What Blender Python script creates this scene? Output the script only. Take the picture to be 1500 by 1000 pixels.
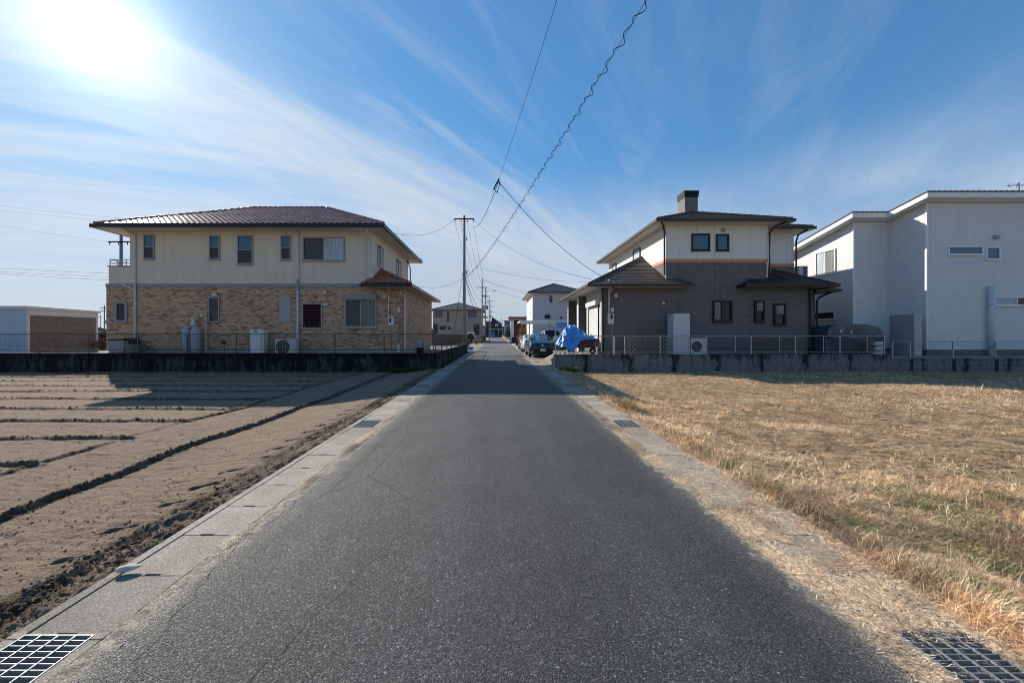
import bpy, math, random
import numpy as np
from mathutils import Vector, Matrix
R = math.radians
random.seed(7)
SC = bpy.context.scene
COL = SC.collection
for o in list(bpy.data.objects): bpy.data.objects.remove(o)

# ---------------------------------------------------------------- camera
F, CX, CY, H = 583.3, 728.0, 490.0, 1.52
cam = bpy.data.cameras.new('camera'); camo = bpy.data.objects.new('camera', cam); COL.objects.link(camo)
camo.location = (0, 0, H); camo.rotation_euler = (R(90), 0, 0)
cam.sensor_width = 36; cam.lens = F/1500*36
cam.shift_x = 22/1500; cam.shift_y = -10/1500
cam.clip_start = 0.05; cam.clip_end = 6000
SC.camera = camo
SC.cycles.pixel_filter_type = 'BLACKMAN_HARRIS'; SC.cycles.filter_width = 1.0
# ---------------------------------------------------------------- light
SUN = Vector((-1.0086, 1.0, 0.775)).normalized()
EL = math.asin(SUN.z); AZ = math.atan2(SUN.x, SUN.y)
sl = bpy.data.lights.new('sun', 'SUN'); sl.energy = 4.7; sl.angle = R(0.5); sl.color = (1, .93, .82)
so = bpy.data.objects.new('sun', sl); COL.objects.link(so)
so.rotation_euler = (-SUN).to_track_quat('-Z', 'Y').to_euler(); so.location = (-20, 20, 40)
SC.view_settings.view_transform = 'Standard'; SC.view_settings.look = 'None'
SC.view_settings.exposure = 0.5; SC.view_settings.gamma = 1

def world():
    w = bpy.data.worlds.new('World'); SC.world = w; w.use_nodes = True
    nt = w.node_tree; N = nt.nodes; L = nt.links; N.clear()
    def mth(op, a, b=None, c=None, clamp=False):
        n = N.new('ShaderNodeMath'); n.operation = op; n.use_clamp = clamp
        for i, v in enumerate((a, b, c)):
            if v is None: continue
            if isinstance(v, (int, float)): n.inputs[i].default_value = v
            else: L.new(v, n.inputs[i])
        return n.outputs[0]
    out = N.new('ShaderNodeOutputWorld'); bg = N.new('ShaderNodeBackground')
    sky = N.new('ShaderNodeTexSky'); sky.sky_type = 'NISHITA'; sky.sun_disc = False
    sky.sun_elevation = EL; sky.sun_rotation = AZ; sky.air_density = 1.0; sky.dust_density = 0.15; sky.ozone_density = 2.2
    tc = N.new('ShaderNodeTexCoord'); sx = N.new('ShaderNodeSeparateXYZ'); L.new(tc.outputs['Generated'], sx.inputs[0])
    X, Y, Z = sx.outputs
    zz = mth('ADD', mth('MAXIMUM', Z, 0.0), 0.25)
    px = mth('DIVIDE', X, zz); py = mth('DIVIDE', Y, zz)
    def rot(ang):                      # second axis follows the streaks
        c, s = math.cos(ang), math.sin(ang)
        return mth('SUBTRACT', mth('MULTIPLY', px, c), mth('MULTIPLY', py, s)), mth('ADD', mth('MULTIPLY', px, s), mth('MULTIPLY', py, c))
    def noise(u, v, su, sv, det, rough, dist, off):
        cb = N.new('ShaderNodeCombineXYZ')
        L.new(mth('MULTIPLY', u, su), cb.inputs[0]); L.new(mth('MULTIPLY', v, sv), cb.inputs[1]); cb.inputs[2].default_value = off
        n = N.new('ShaderNodeTexNoise'); n.inputs['Scale'].default_value = 1; n.inputs['Detail'].default_value = det
        n.inputs['Roughness'].default_value = rough; n.inputs['Distortion'].default_value = dist
        L.new(cb.outputs[0], n.inputs['Vector']); return n.outputs[0]
    def ramp(v, a, b, c=0., d=1.):
        n = N.new('ShaderNodeMapRange'); n.interpolation_type = 'SMOOTHSTEP'
        L.new(v, n.inputs[0]); n.inputs[1].default_value = a; n.inputs[2].default_value = b
        n.inputs[3].default_value = c; n.inputs[4].default_value = d; return n.outputs[0]
    uA, vA = rot(R(63)); uB, vB = rot(R(38)); uC, vC = rot(R(14))
    sA = noise(uA, vA, 5.5, .8, 8, .56, .5, 3.1)
    sB = noise(uB, vB, 6.5, 1.0, 9, .60, .7, 5.7)
    sC = noise(uC, vC, 5.0, 1.1, 8, .62, 1.0, 8.7)
    soft = noise(px, py, 1.1, 1.1, 4, .55, .4, 1.9)
    big = noise(px, py, .8, .8, 2, .5, .2, 12.4)
    # the bright band
    du = mth('SUBTRACT', mth('MULTIPLY', mth('ADD', px, .596), math.cos(R(36))), mth('MULTIPLY', mth('SUBTRACT', py, 1.27), math.sin(R(36))))
    du = mth('ADD', du, mth('MULTIPLY', mth('SUBTRACT', soft, .5), .25))
    wid = mth('ADD', .13, mth('MULTIPLY', mth('MAXIMUM', mth('SUBTRACT', py, .9), 0), .20))
    q = mth('DIVIDE', du, wid)
    band = mth('POWER', 2.718, mth('MULTIPLY', mth('MULTIPLY', q, q), -1.0))
    band = mth('MULTIPLY', mth('MULTIPLY', band, ramp(py, .2, .8)), ramp(sB, .30, .70, .45, 1.55))
    # streaks below and left of the band, fainter ones elsewhere
    below = ramp(du, .12, -.10)
    wA = mth('MULTIPLY', mth('MULTIPLY', ramp(sA, .34, .72), below), .95)
    wB = mth('MULTIPLY', mth('MULTIPLY', ramp(sB, .47, .76), ramp(px, .85, -.1)), mth('MULTIPLY', ramp(py, .45, 1.5), .55))
    wC = mth('MULTIPLY', mth('MULTIPLY', ramp(sC, .46, .78), ramp(px, -.3, .5)), ramp(soft, .36, .62, .10, .55))
    low = ramp(Z, .40, .02)
    wC = mth('MULTIPLY', wC, mth('ADD', .30, mth('MULTIPLY', low, 1.4)))
    veil = mth('MULTIPLY', low, ramp(soft, .30, .66, .9, 1.9))
    side = mth('MULTIPLY', ramp(px, .9, 1.9), mth('MULTIPLY', ramp(soft, .3, .6), .42))
    cl = mth('ADD', mth('ADD', band, wA), mth('ADD', wB, wC))
    cl = mth('ADD', cl, mth('ADD', mth('MULTIPLY', veil, .85), side))
    # soft ceiling instead of a hard clamp
    cl = mth('SUBTRACT', 1.0, mth('POWER', 2.718, mth('MULTIPLY', cl, -1.15)))
    det = noise(uB, vB, 19., 3.2, 6, .65, 1.2, 2.2)
    cl = mth('MULTIPLY', cl, ramp(det, .28, .68, .90, 1.05), clamp=True)
    # forward scattering round the sun
    dp = N.new('ShaderNodeVectorMath'); dp.operation = 'DOT_PRODUCT'; L.new(tc.outputs['Generated'], dp.inputs[0]); dp.inputs[1].default_value = SUN
    d = mth('MAXIMUM', dp.outputs['Value'], 0.0)
    g1 = mth('MULTIPLY', mth('POWER', d, 300), 7.5)
    g2 = mth('MULTIPLY', mth('POWER', d, 38), 2.0)
    g3 = mth('MULTIPLY', mth('POWER', d, 9), 1.3)
    glow = mth('ADD', mth('ADD', g1, g2), g3)
    # cloud brightness: skylight plus scattered sunlight; thicker low cloud is greyer
    cb_ = mth('ADD', mth('SUBTRACT', 5.35, mth('MULTIPLY', mth('MULTIPLY', low, ramp(big, .42, .60)), .75)), mth('MULTIPLY', glow, .6))
    cc = N.new('ShaderNodeVectorMath'); cc.operation = 'SCALE'; cc.inputs[0].default_value = (.87, .98, 1.12); L.new(cb_, cc.inputs['Scale'])
    gl = N.new('ShaderNodeVectorMath'); gl.operation = 'SCALE'; gl.inputs[0].default_value = (.95, 1, 1)
    L.new(mth('ADD', mth('ADD', mth('MULTIPLY', g1, .8), mth('MULTIPLY', g2, .5)), mth('MULTIPLY', g3, .25)), gl.inputs['Scale'])
    tint = N.new('ShaderNodeVectorMath'); tint.operation = 'MULTIPLY'; L.new(sky.outputs[0], tint.inputs[0]); tint.inputs[1].default_value = (.58, 1.03, 1.22)
    # compress the aureole so that the blue survives beside the sun
    lum = N.new('ShaderNodeVectorMath'); lum.operation = 'DOT_PRODUCT'; L.new(sky.outputs[0], lum.inputs[0]); lum.inputs[1].default_value = (.3, .5, .2)
    fac = mth('DIVIDE', 1.50, mth('ADD', 1.0, mth('MULTIPLY', lum.outputs['Value'], .23)))
    tm = N.new('ShaderNodeMix'); tm.data_type = 'RGBA'; L.new(ramp(Z, .45, .0), tm.inputs[0]); tm.inputs[6].default_value = (.58, 1.03, 1.22, 1); tm.inputs[7].default_value = (.84, .98, 1.22, 1)
    L.new(tm.outputs[2], tint.inputs[1])
    t2 = N.new('ShaderNodeVectorMath'); t2.operation = 'SCALE'; L.new(tint.outputs[0], t2.inputs[0]); L.new(fac, t2.inputs['Scale']); tint = t2
    add = N.new('ShaderNodeVectorMath'); add.operation = 'ADD'; L.new(tint.outputs[0], add.inputs[0]); L.new(gl.outputs[0], add.inputs[1])
    mx = N.new('ShaderNodeMix'); mx.data_type = 'RGBA'; L.new(cl, mx.inputs[0]); L.new(add.outputs[0], mx.inputs[6]); L.new(cc.outputs[0], mx.inputs[7])
    L.new(mx.outputs[2], bg.inputs[0]); bg.inputs[1].default_value = 0.092
    L.new(bg.outputs[0], out.inputs[0])
world()

# ---------------------------------------------------------------- helpers
def P(px, py, Y): return ((px-CX)*Y/F, Y, H-(py-CY)*Y/F)
def PX(px, Y): return (px-CX)*Y/F
def PZ(py, Y): return H-(py-CY)*Y/F

class MB:
    def __init__(s): s.v = []; s.f = []
    def quad(s, *p):
        n = len(s.v); s.v += [tuple(q) for q in p]; s.f.append(tuple(range(n, n+len(p)))); return s
    def hexa(s, p):
        n = len(s.v); s.v += [tuple(q) for q in p]
        for f in ((0,3,2,1),(4,5,6,7),(0,1,5,4),(1,2,6,5),(2,3,7,6),(3,0,4,7)): s.f.append(tuple(n+i for i in f))
        return s
    def box(s, x0, x1, y0, y1, z0, z1):
        return s.hexa([(x0,y0,z0),(x1,y0,z0),(x1,y1,z0),(x0,y1,z0),(x0,y0,z1),(x1,y0,z1),(x1,y1,z1),(x0,y1,z1)])
    def fbox(s, fm, u0, u1, z0, z1, d0, d1):
        return s.hexa([fm(u0,z0,d0),fm(u1,z0,d0),fm(u1,z0,d1),fm(u0,z0,d1),fm(u0,z1,d0),fm(u1,z1,d0),fm(u1,z1,d1),fm(u0,z1,d1)])
    def tube(s, pts, r, n=8, cap=True):
        pts = [Vector(p) for p in pts]; rs = r if isinstance(r, (list, tuple)) else [r]*len(pts)
        rings = []
        up = Vector((0,0,1))
        for i, p in enumerate(pts):
            t = (pts[min(i+1, len(pts)-1)]-pts[max(i-1, 0)]).normalized()
            a = t.cross(up)
            if a.length < 1e-3: a = t.cross(Vector((0,1,0)))
            a.normalize(); b = t.cross(a)
            base = len(s.v)
            for k in range(n):
                an = 2*math.pi*k/n; s.v.append(tuple(p+(a*math.cos(an)+b*math.sin(an))*rs[i]))
            rings.append(base)
        for i in range(len(rings)-1):
            for k in range(n):
                s.f.append((rings[i]+k, rings[i]+(k+1) % n, rings[i+1]+(k+1) % n, rings[i+1]+k))
        if cap:
            s.f.append(tuple(rings[0]+k for k in reversed(range(n)))); s.f.append(tuple(rings[-1]+k for k in range(n)))
        return s
    def poly(s, pts, ext):           # prism: polygon pts swept by vector ext
        n = len(s.v); m = len(pts); e = Vector(ext)
        s.v += [tuple(p) for p in pts]+[tuple(Vector(p)+e) for p in pts]
        s.f.append(tuple(n+i for i in reversed(range(m)))); s.f.append(tuple(n+m+i for i in range(m)))
        for i in range(m):
            j = (i+1) % m; s.f.append((n+i, n+j, n+m+j, n+m+i))
        return s
    def ball(s, c, rx, ry, rz, nu=10, nv=6):
        n = len(s.v)
        for j in range(nv+1):
            ph = math.pi*j/nv-math.pi/2
            for i in range(nu):
                th = 2*math.pi*i/nu
                s.v.append((c[0]+rx*math.cos(ph)*math.cos(th), c[1]+ry*math.cos(ph)*math.sin(th), c[2]+rz*math.sin(ph)))
        for j in range(nv):
            for i in range(nu):
                s.f.append((n+j*nu+i, n+j*nu+(i+1) % nu, n+(j+1)*nu+(i+1) % nu, n+(j+1)*nu+i))
        return s

def link(name, mesh, material, parent=None, smooth=False):
    o = bpy.data.objects.new(name, mesh); COL.objects.link(o)
    if material: mesh.materials.append(material)
    if parent is not None: o.parent = parent
    if smooth:
        mesh.polygons.foreach_set('use_smooth', [True]*len(mesh.polygons))
    return o
def wloc(o):
    p = Vector((0,0,0))
    while o is not None: p += o.location; o = o.parent
    return p
def part(name, mb, material, parent=None, label=None, smooth=False, recalc=True):
    me = bpy.data.meshes.new(name)
    off = wloc(parent) if parent is not None else Vector((0,0,0))
    me.from_pydata([(x-off.x, y-off.y, z-off.z) for x, y, z in mb.v], [], mb.f)
    if recalc:
        import bmesh
        b = bmesh.new(); b.from_mesh(me); bmesh.ops.recalc_face_normals(b, faces=b.faces); b.to_mesh(me); b.free()
    o = link(name, me, material, parent, smooth)
    if label: o['label'] = label
    return o
def tag(o, label, cat, group=None):
    o['label'] = label; o['category'] = cat
    if group: o['group'] = group
    return o
def struct(o, kind='structure'): o['kind'] = kind; return o
def thing(name, label, cat, loc, group=None):
    o = bpy.data.objects.new(name, None); COL.objects.link(o); o.location = loc; o.empty_display_size = .2
    return tag(o, label, cat, group)
def single(name, mb, material, label, cat, group=None, smooth=False):
    """a thing that is one mesh, origin at its base"""
    xs = [v[0] for v in mb.v]; ys = [v[1] for v in mb.v]; zs = [v[2] for v in mb.v]
    c = Vector(((min(xs)+max(xs))/2, (min(ys)+max(ys))/2, min(zs)))
    mb.v = [(x-c.x, y-c.y, z-c.z) for x, y, z in mb.v]
    o = part(name, mb, material, None, None, smooth); o.location = c
    return tag(o, label, cat, group)
def dup(root, loc, label=None):
    def cp(o, par):
        c = o.copy(); COL.objects.link(c); c.parent = par
        for ch in list(o.children): cp(ch, c)
        return c
    r = cp(root, None); r.location = loc
    if label: r['label'] = label
    return r

# ---------------------------------------------------------------- materials
class NT:
    def __init__(s, name):
        s.m = bpy.data.materials.new(name); s.m.use_nodes = True; s.t = s.m.node_tree; s.N = s.t.nodes; s.L = s.t.links
        s.b = s.N['Principled BSDF']; s.out = s.N['Material Output']
        s.geo = None
    def node(s, ty, **kw):
        n = s.N.new(ty)
        for k, v in kw.items(): setattr(n, k, v)
        return n
    def set(s, n, **kw):
        for k, v in kw.items():
            k = k.replace('_', ' ')
            if hasattr(v, 'is_output') or isinstance(v, bpy.types.NodeSocket): s.L.new(v, n.inputs[k])
            else: n.inputs[k].default_value = v
        return n
    def inp(s, n, i, v):
        if isinstance(v, bpy.types.NodeSocket): s.L.new(v, n.inputs[i])
        else: n.inputs[i].default_value = v
    def math(s, op, a, b=None, clamp=False):
        n = s.node('ShaderNodeMath', operation=op); n.use_clamp = clamp
        s.inp(n, 0, a)
        if b is not None: s.inp(n, 1, b)
        return n.outputs[0]
    def pos(s):
        if not s.geo: s.geo = s.node('ShaderNodeNewGeometry')
        return s.geo.outputs['Position']
    def xyz(s, v):
        n = s.node('ShaderNodeSeparateXYZ'); s.L.new(v, n.inputs[0]); return n.outputs
    def comb(s, x, y, z=0.):
        n = s.node('ShaderNodeCombineXYZ')
        for i, v in enumerate((x, y, z)): s.inp(n, i, v)
        return n.outputs[0]
    def wallco(s):
        """(u, v): u runs along the wall whichever way it faces, v is height"""
        p = s.xyz(s.pos()); nn = s.xyz(s.geo.outputs['True Normal'])
        k = s.math('GREATER_THAN', s.math('ABSOLUTE', nn[0]), .6)
        u = s.math('ADD', s.math('MULTIPLY', p[1], k), s.math('MULTIPLY', p[0], s.math('SUBTRACT', 1., k)))
        return u, p[2]
    def noise(s, vec, scale, det=4, rough=.55, dist=0.):
        n = s.node('ShaderNodeTexNoise'); s.inp(n, 'Vector', vec); n.inputs['Scale'].default_value = scale
        n.inputs['Detail'].default_value = det; n.inputs['Roughness'].default_value = rough; n.inputs['Distortion'].default_value = dist
        return n.outputs[0]
    def vor(s, vec, scale, feat='F1', out='Distance'):
        n = s.node('ShaderNodeTexVoronoi', feature=feat); s.inp(n, 'Vector', vec); n.inputs['Scale'].default_value = scale
        return n.outputs[out]
    def scale(s, vec, sc):
        n = s.node('ShaderNodeVectorMath', operation='MULTIPLY'); s.inp(n, 0, vec); n.inputs[1].default_value = sc; return n.outputs[0]
    def ramp(s, v, stops):
        n = s.node('ShaderNodeValToRGB'); s.inp(n, 0, v); e = n.color_ramp.elements
        while len(e) < len(stops): e.new(.5)
        for i, (p, c) in enumerate(stops):
            e[i].position = p; e[i].color = (c, c, c, 1) if isinstance(c, (int, float)) else (*c, 1)
        return n.outputs[0]
    def mix(s, f, a, b, mode='MIX'):
        n = s.node('ShaderNodeMix', data_type='RGBA', blend_type=mode)
        s.inp(n, 0, f)
        for i, v in ((6, a), (7, b)):
            if isinstance(v, bpy.types.NodeSocket): s.L.new(v, n.inputs[i])
            else: n.inputs[i].default_value = (v, v, v, 1) if isinstance(v, (int, float)) else (*v, 1)
        return n.outputs[2]
    def bump(s, h, dist=.01, strength=1., normal=None):
        n = s.node('ShaderNodeBump'); s.L.new(h, n.inputs['Height']); n.inputs['Distance'].default_value = dist; n.inputs['Strength'].default_value = strength
        if normal is not None: s.L.new(normal, n.inputs['Normal'])
        return n.outputs[0]
    def fin(s, color=None, rough=.6, spec=.5, metal=0., normal=None):
        if color is not None:
            if isinstance(color, bpy.types.NodeSocket): s.L.new(color, s.b.inputs['Base Color'])
            else: s.b.inputs['Base Color'].default_value = (*color, 1)
        s.inp(s.b, 'Roughness', rough); s.inp(s.b, 'Specular IOR Level', spec); s.b.inputs['Metallic'].default_value = metal
        if normal is not None: s.L.new(normal, s.b.inputs['Normal'])
        return s.m

def plain(name, col, rough=.5, spec=.3, metal=0., var=.15, sc=3., bump=0.):
    t = NT(name); n = t.noise(t.pos(), sc, 5, .6)
    f = t.ramp(n, [(.3, 1-var), (.7, 1+var)])
    c = t.mix(1., col, f, 'MULTIPLY')
    nm = t.bump(t.noise(t.pos(), 60, 3), bump) if bump else None
    return t.fin(c, rough, spec, metal, nm)
def siding(name, col, seam=.455, vseam=0., rough=.7, fine=True, spec=.3, seamdark=.8):
    """panel siding: vertical seams every `seam`, fine horizontal grooves"""
    t = NT(name); u, v = t.wallco()
    n = t.noise(t.comb(u, v), 1.3, 5, .6); streak = t.noise(t.comb(t.math('MULTIPLY', u, 6.), t.math('MULTIPLY', v, .5)), 1., 4, .6)
    c = t.mix(1., col, t.ramp(n, [(.3, .93), (.7, 1.05)]), 'MULTIPLY')
    c = t.mix(1., c, t.ramp(streak, [(.3, .955), (.7, 1.02)]), 'MULTIPLY')
    fr = t.math('FRACT', t.math('DIVIDE', u, seam)); ln = t.math('LESS_THAN', fr, .016/seam)
    if vseam:
        ln2 = t.math('LESS_THAN', t.math('FRACT', t.math('DIVIDE', t.math('ADD', v, .13), vseam)), .012/vseam); ln = t.math('MAXIMUM', ln, ln2)
    c = t.mix(ln, c, t.mix(1., c, seamdark, 'MULTIPLY'))
    h = t.noise(t.comb(t.math('MULTIPLY', u, 8.), t.math('MULTIPLY', v, 30.)), 1., 3, .7)
    if fine:
        g = t.math('PINGPONG', v, .0455); g = t.ramp(t.math('DIVIDE', g, .0455), [(0., 0.), (.15, 1.)])
        h = t.math('ADD', t.math('MULTIPLY', g, .5), h)
        c = t.mix(1., c, t.ramp(g, [(0., .86), (1., 1.)]), 'MULTIPLY')
    return t.fin(c, rough, spec, 0, t.bump(h, .004, .7))
def brick_siding():
    t = NT('brick_tile_siding'); u, v = t.wallco()
    b = t.node('ShaderNodeTexBrick'); t.inp(b, 'Vector', t.comb(u, v))
    b.inputs['Color1'].default_value = (0,0,0,1); b.inputs['Color2'].default_value = (1,1,1,1); b.inputs['Mortar'].default_value = (.4,.4,.4,1)
    b.inputs['Scale'].default_value = 1; b.inputs['Mortar Size'].default_value = .003; b.inputs['Brick Width'].default_value = .19; b.inputs['Row Height'].default_value = .058
    b.offset = .43; b.squash = 1.25; b.squash_frequency = 3
    c = t.ramp(b.outputs['Color'], [(0., (.54,.335,.205)), (.38, (.64,.405,.25)), (.62, (.55,.34,.205)), (.76, (.40,.255,.165)), (.90, (.285,.17,.115)), (1., (.21,.135,.10))])
    n = t.noise(t.comb(t.math('MULTIPLY', u, 5.), t.math('MULTIPLY', v, 20.)), 1., 4, .6)
    c = t.mix(1., c, t.ramp(n, [(.25, .86), (.75, 1.12)]), 'MULTIPLY')
    c = t.mix(1., c, t.ramp(t.noise(t.comb(u, v), .8, 3), [(.3, .95), (.7, 1.05)]), 'MULTIPLY')
    # panel seams
    fr = t.math('FRACT', t.math('DIVIDE', u, .91)); c = t.mix(t.math('LESS_THAN', fr, .012), c, t.mix(1., c, 1.18, 'MULTIPLY'))
    h = t.math('ADD', t.ramp(b.outputs['Fac'], [(0., 1.), (1., 0.)]), t.math('MULTIPLY', n, .8))
    return t.fin(c, .75, .25, 0, t.bump(h, .009, 1.))
def dark_stone_siding():
    t = NT('dark_stone_siding'); u, v = t.wallco()
    b = t.node('ShaderNodeTexBrick'); t.inp(b, 'Vector', t.comb(u, v))
    b.inputs['Color1'].default_value = (.88,.88,.88,1); b.inputs['Color2'].default_value = (1.1,1.1,1.1,1); b.inputs['Mortar'].default_value = (.8,.8,.8,1)
    b.inputs['Scale'].default_value = 1; b.inputs['Mortar Size'].default_value = .004; b.inputs['Brick Width'].default_value = .30; b.inputs['Row Height'].default_value = .076
    c = t.mix(1., (.175, .158, .155), b.outputs['Color'], 'MULTIPLY')
    n = t.noise(t.comb(t.math('MULTIPLY', u, 9.), t.math('MULTIPLY', v, 28.)), 1., 4, .65)
    c = t.mix(1., c, t.ramp(n, [(.25, .78), (.75, 1.22)]), 'MULTIPLY')
    fr = t.math('FRACT', t.math('DIVIDE', u, 1.82)); c = t.mix(t.math('LESS_THAN', fr, .008), c, (.05,.05,.055))
    h = t.math('ADD', t.ramp(b.outputs['Fac'], [(0., 1.), (1., 0.)]), t.math('MULTIPLY', n, 1.2))
    return t.fin(c, .8, .25, 0, t.bump(h, .010, 1.))
def stained_concrete(name, base, dark, amount, blocks=False, pitch=.9):
    t = NT(name); u, v = t.wallco()
    st = t.noise(t.comb(t.math('MULTIPLY', u, 3.2), t.math('MULTIPLY', v, .9)), 1., 6, .72, .3)
    st2 = t.noise(t.comb(t.math('MULTIPLY', u, 11.), t.math('MULTIPLY', v, 2.2)), 1., 5, .7)
    m = t.math('ADD', t.math('MULTIPLY', st, .7), t.math('MULTIPLY', st2, .3))
    # stains hang from the coping and the pilaster joints
    pj = t.math('PINGPONG', u, pitch/2); pj = t.ramp(t.math('DIVIDE', pj, pitch/2), [(0., .16), (.16, .05), (.35, 0.)])
    m = t.math('ADD', m, pj)
    top = t.ramp(t.math('DIVIDE', t.math('ADD', v, .3), 1.), [(.55, 0.), (.95, .10)])
    m = t.math('ADD', m, top)
    k = t.ramp(m, [(amount-.07, 0.), (amount+.06, 1.)])
    c = t.mix(1., base, t.ramp(t.noise(t.comb(u, v), 4., 6, .7), [(.25, .7), (.75, 1.3)]), 'MULTIPLY')
    c = t.mix(k, c, dark)
    h = t.noise(t.comb(u, v), 35., 4, .6)
    if blocks:
        b = t.node('ShaderNodeTexBrick'); t.inp(b, 'Vector', t.comb(u, t.math('ADD', v, .28)))
        b.inputs['Scale'].default_value = 1; b.inputs['Mortar Size'].default_value = .006; b.inputs['Brick Width'].default_value = .39; b.inputs['Row Height'].default_value = .19; b.offset = 0.
        c = t.mix(b.outputs['Fac'], c, (.03, .035, .04))
        h = t.math('SUBTRACT', h, b.outputs['Fac'])
    return t.fin(c, .9, .2, 0, t.bump(h, .006, .8))
def glass_mat(name, base, rough=.03, spec=.5, coat=0.6, fold=False):
    t = NT(name); c = base
    if fold:
        u, v = t.wallco()
        w = t.noise(t.comb(t.math('MULTIPLY', u, 14.), t.math('MULTIPLY', v, .6)), 1., 3, .6)
        c = t.mix(1., base, t.ramp(w, [(.3, .55), (.7, 1.25)]), 'MULTIPLY')
    m = t.fin(c, rough if not fold else .6, spec, 0)
    t.b.inputs['Coat Weight'].default_value = .35 if coat > .5 else (.3 if coat else 0.); t.b.inputs['Coat IOR'].default_value = 1.42 if coat > .5 else 1.3; t.b.inputs['Coat Roughness'].default_value = .02
    return m
M = {}
M['brick'] = brick_siding(); M['darkstone'] = dark_stone_siding()
M['cream'] = siding('cream_siding', (.70,.60,.475), .455, 0)
M['ivory'] = siding('ivory_panel_siding', (.72,.70,.66), .91, 0, fine=False, seamdark=.6)
M['white_sid'] = siding('pale_horizontal_siding', (.66,.665,.66), 3.03, 0, seamdark=.75)
M['grey_sid'] = siding('grey_siding', (.42,.45,.47), .9, 1.4, fine=False)
M['beige_sid'] = siding('beige_siding', (.33,.29,.235), .9, 0)
M['navy_sid'] = siding('navy_siding', (.025,.035,.05), .5, 0)
M['soffit'] = plain('soffit_board', (.66,.60,.52), .7, var=.05)
M['band_grey'] = plain('grey_band', (.27,.27,.29), .6, var=.08)
M['orange'] = plain('salmon_band', (.56,.27,.16), .7, var=.06)
M['dbrown'] = plain('dark_brown_metal', (.020,.014,.013), .35, var=.1)
M['gutterbrown'] = plain('brown_gutter', (.050,.038,.034), .4, var=.1)
M['alu'] = plain('warm_grey_aluminium', (.30,.28,.27), .4, metal=.3, var=.08)
M['white'] = plain('white_paint', (.78,.78,.76), .45, var=.05)
M['offwhite'] = plain('offwhite_plastic', (.62,.61,.58), .5, var=.08)
M['pipe'] = plain('grey_white_pipe', (.58,.57,.55), .4, var=.08)
M['pvc'] = plain('blue_grey_pipe', (.50,.56,.62), .35, var=.06)
M['found'] = plain('foundation_mortar', (.42,.42,.41), .85, var=.12, bump=.004)
M['foundd'] = plain('dark_foundation', (.15,.15,.155), .85, var=.15, bump=.004)
M['black'] = plain('black_metal', (.006,.006,.007), .4, var=.1)
M['wire'] = plain('black_cable', (.012,.014,.016), .9, .1, var=.05)
M['steel'] = plain('galvanised_steel', (.25,.265,.275), .55, metal=.2, var=.2, sc=25)
M['railbrown'] = plain('bronze_rail', (.13,.105,.09), .4, metal=.4, var=.1)
M['railgrey'] = plain('pale_bronze_rail', (.40,.36,.33), .4, metal=.3, var=.08)
M['mesh'] = plain('mesh_wire', (.07,.065,.065), .5, metal=.3, var=.05)
M['pole'] = plain('weathered_concrete_pole', (.23,.215,.20), .85, var=.25, sc=2.5, bump=.003)
M['glass'] = glass_mat('window_glass', (.012,.018,.022), spec=.30, coat=0)
M['glasssky'] = glass_mat('sky_reflection_glass', (.008,.085,.165))  # blue base colour stands in for the sky reflected in the panes
M['screen'] = plain('insect_screen', (.03,.033,.038), .5, spec=.5)
M['curtain'] = glass_mat('glass_over_curtain', (.42,.50,.55), fold=True, coat=.2)
M['curtaind'] = glass_mat('glass_over_dark_curtain', (.055,.062,.065), fold=True, coat=.2)
M['curtaing'] = glass_mat('glass_over_green_curtain', (.16,.17,.15), fold=True, coat=.2)
M['shutter_pale'] = siding('pale_shutter', (.40,.40,.37), .07, 0, fine=False)
M['maroon'] = plain('maroon_shutter', (.028,.008,.009), .55, .12, var=.2)
M['tank'] = plain('blue_grey_cylinder_paint', (.33,.38,.45), .35, var=.08)
M['cabinet'] = plain('pale_grey_cabinet', (.52,.54,.56), .4, var=.04)
M['cabdark'] = plain('grey_cabinet', (.30,.31,.34), .45, var=.05)
M['rubber'] = plain('tyre_rubber', (.015,.015,.016), .7)
M['rim'] = plain('alloy_rim', (.45,.46,.48), .3, metal=.8)
M['grille'] = plain('fan_grille', (.035,.04,.045), .5)
M['terracotta'] = plain('terracotta', (.30,.11,.06), .6)
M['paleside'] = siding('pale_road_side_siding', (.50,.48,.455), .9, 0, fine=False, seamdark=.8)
M['wood'] = plain('trellis_wood', (.13,.10,.085), .8, var=.3, sc=8)
M['redwood'] = siding('red_brown_boards', (.16,.05,.03), .2, 0, fine=False)
M['pinkroof'] = plain('faded_red_trim', (.50,.29,.26), .6, var=.15)
M['blue_plastic'] = plain('blue_plastic', (.03,.25,.75), .4)
M['darkroof'] = None
def tile_mat():
    t = NT('glazed_brown_tile'); p = t.pos()
    v = t.vor(t.scale(p, (3.6, 3.6, 7.)), 1., out='Color')
    c = t.mix(1., (.36, .185, .165), t.ramp(t.xyz(v)[0], [(0., .65), (1., 1.35)]), 'MULTIPLY')
    c = t.mix(1., c, t.ramp(t.noise(p, 1.2, 4), [(.3, .8), (.7, 1.15)]), 'MULTIPLY')
    m = t.fin(c, t.ramp(t.noise(p, 9., 3), [(.3, .30), (.7, .50)]), .6)
    return m
def terra_mat():
    t = NT('terracotta_tile'); p = t.pos()
    v = t.vor(t.scale(p, (3.6, 3.6, 7.)), 1., out='Color')
    c = t.mix(1., (.27, .10, .06), t.ramp(t.xyz(v)[0], [(0., .6), (1., 1.4)]), 'MULTIPLY')
    return t.fin(c, .35, .6)
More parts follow.
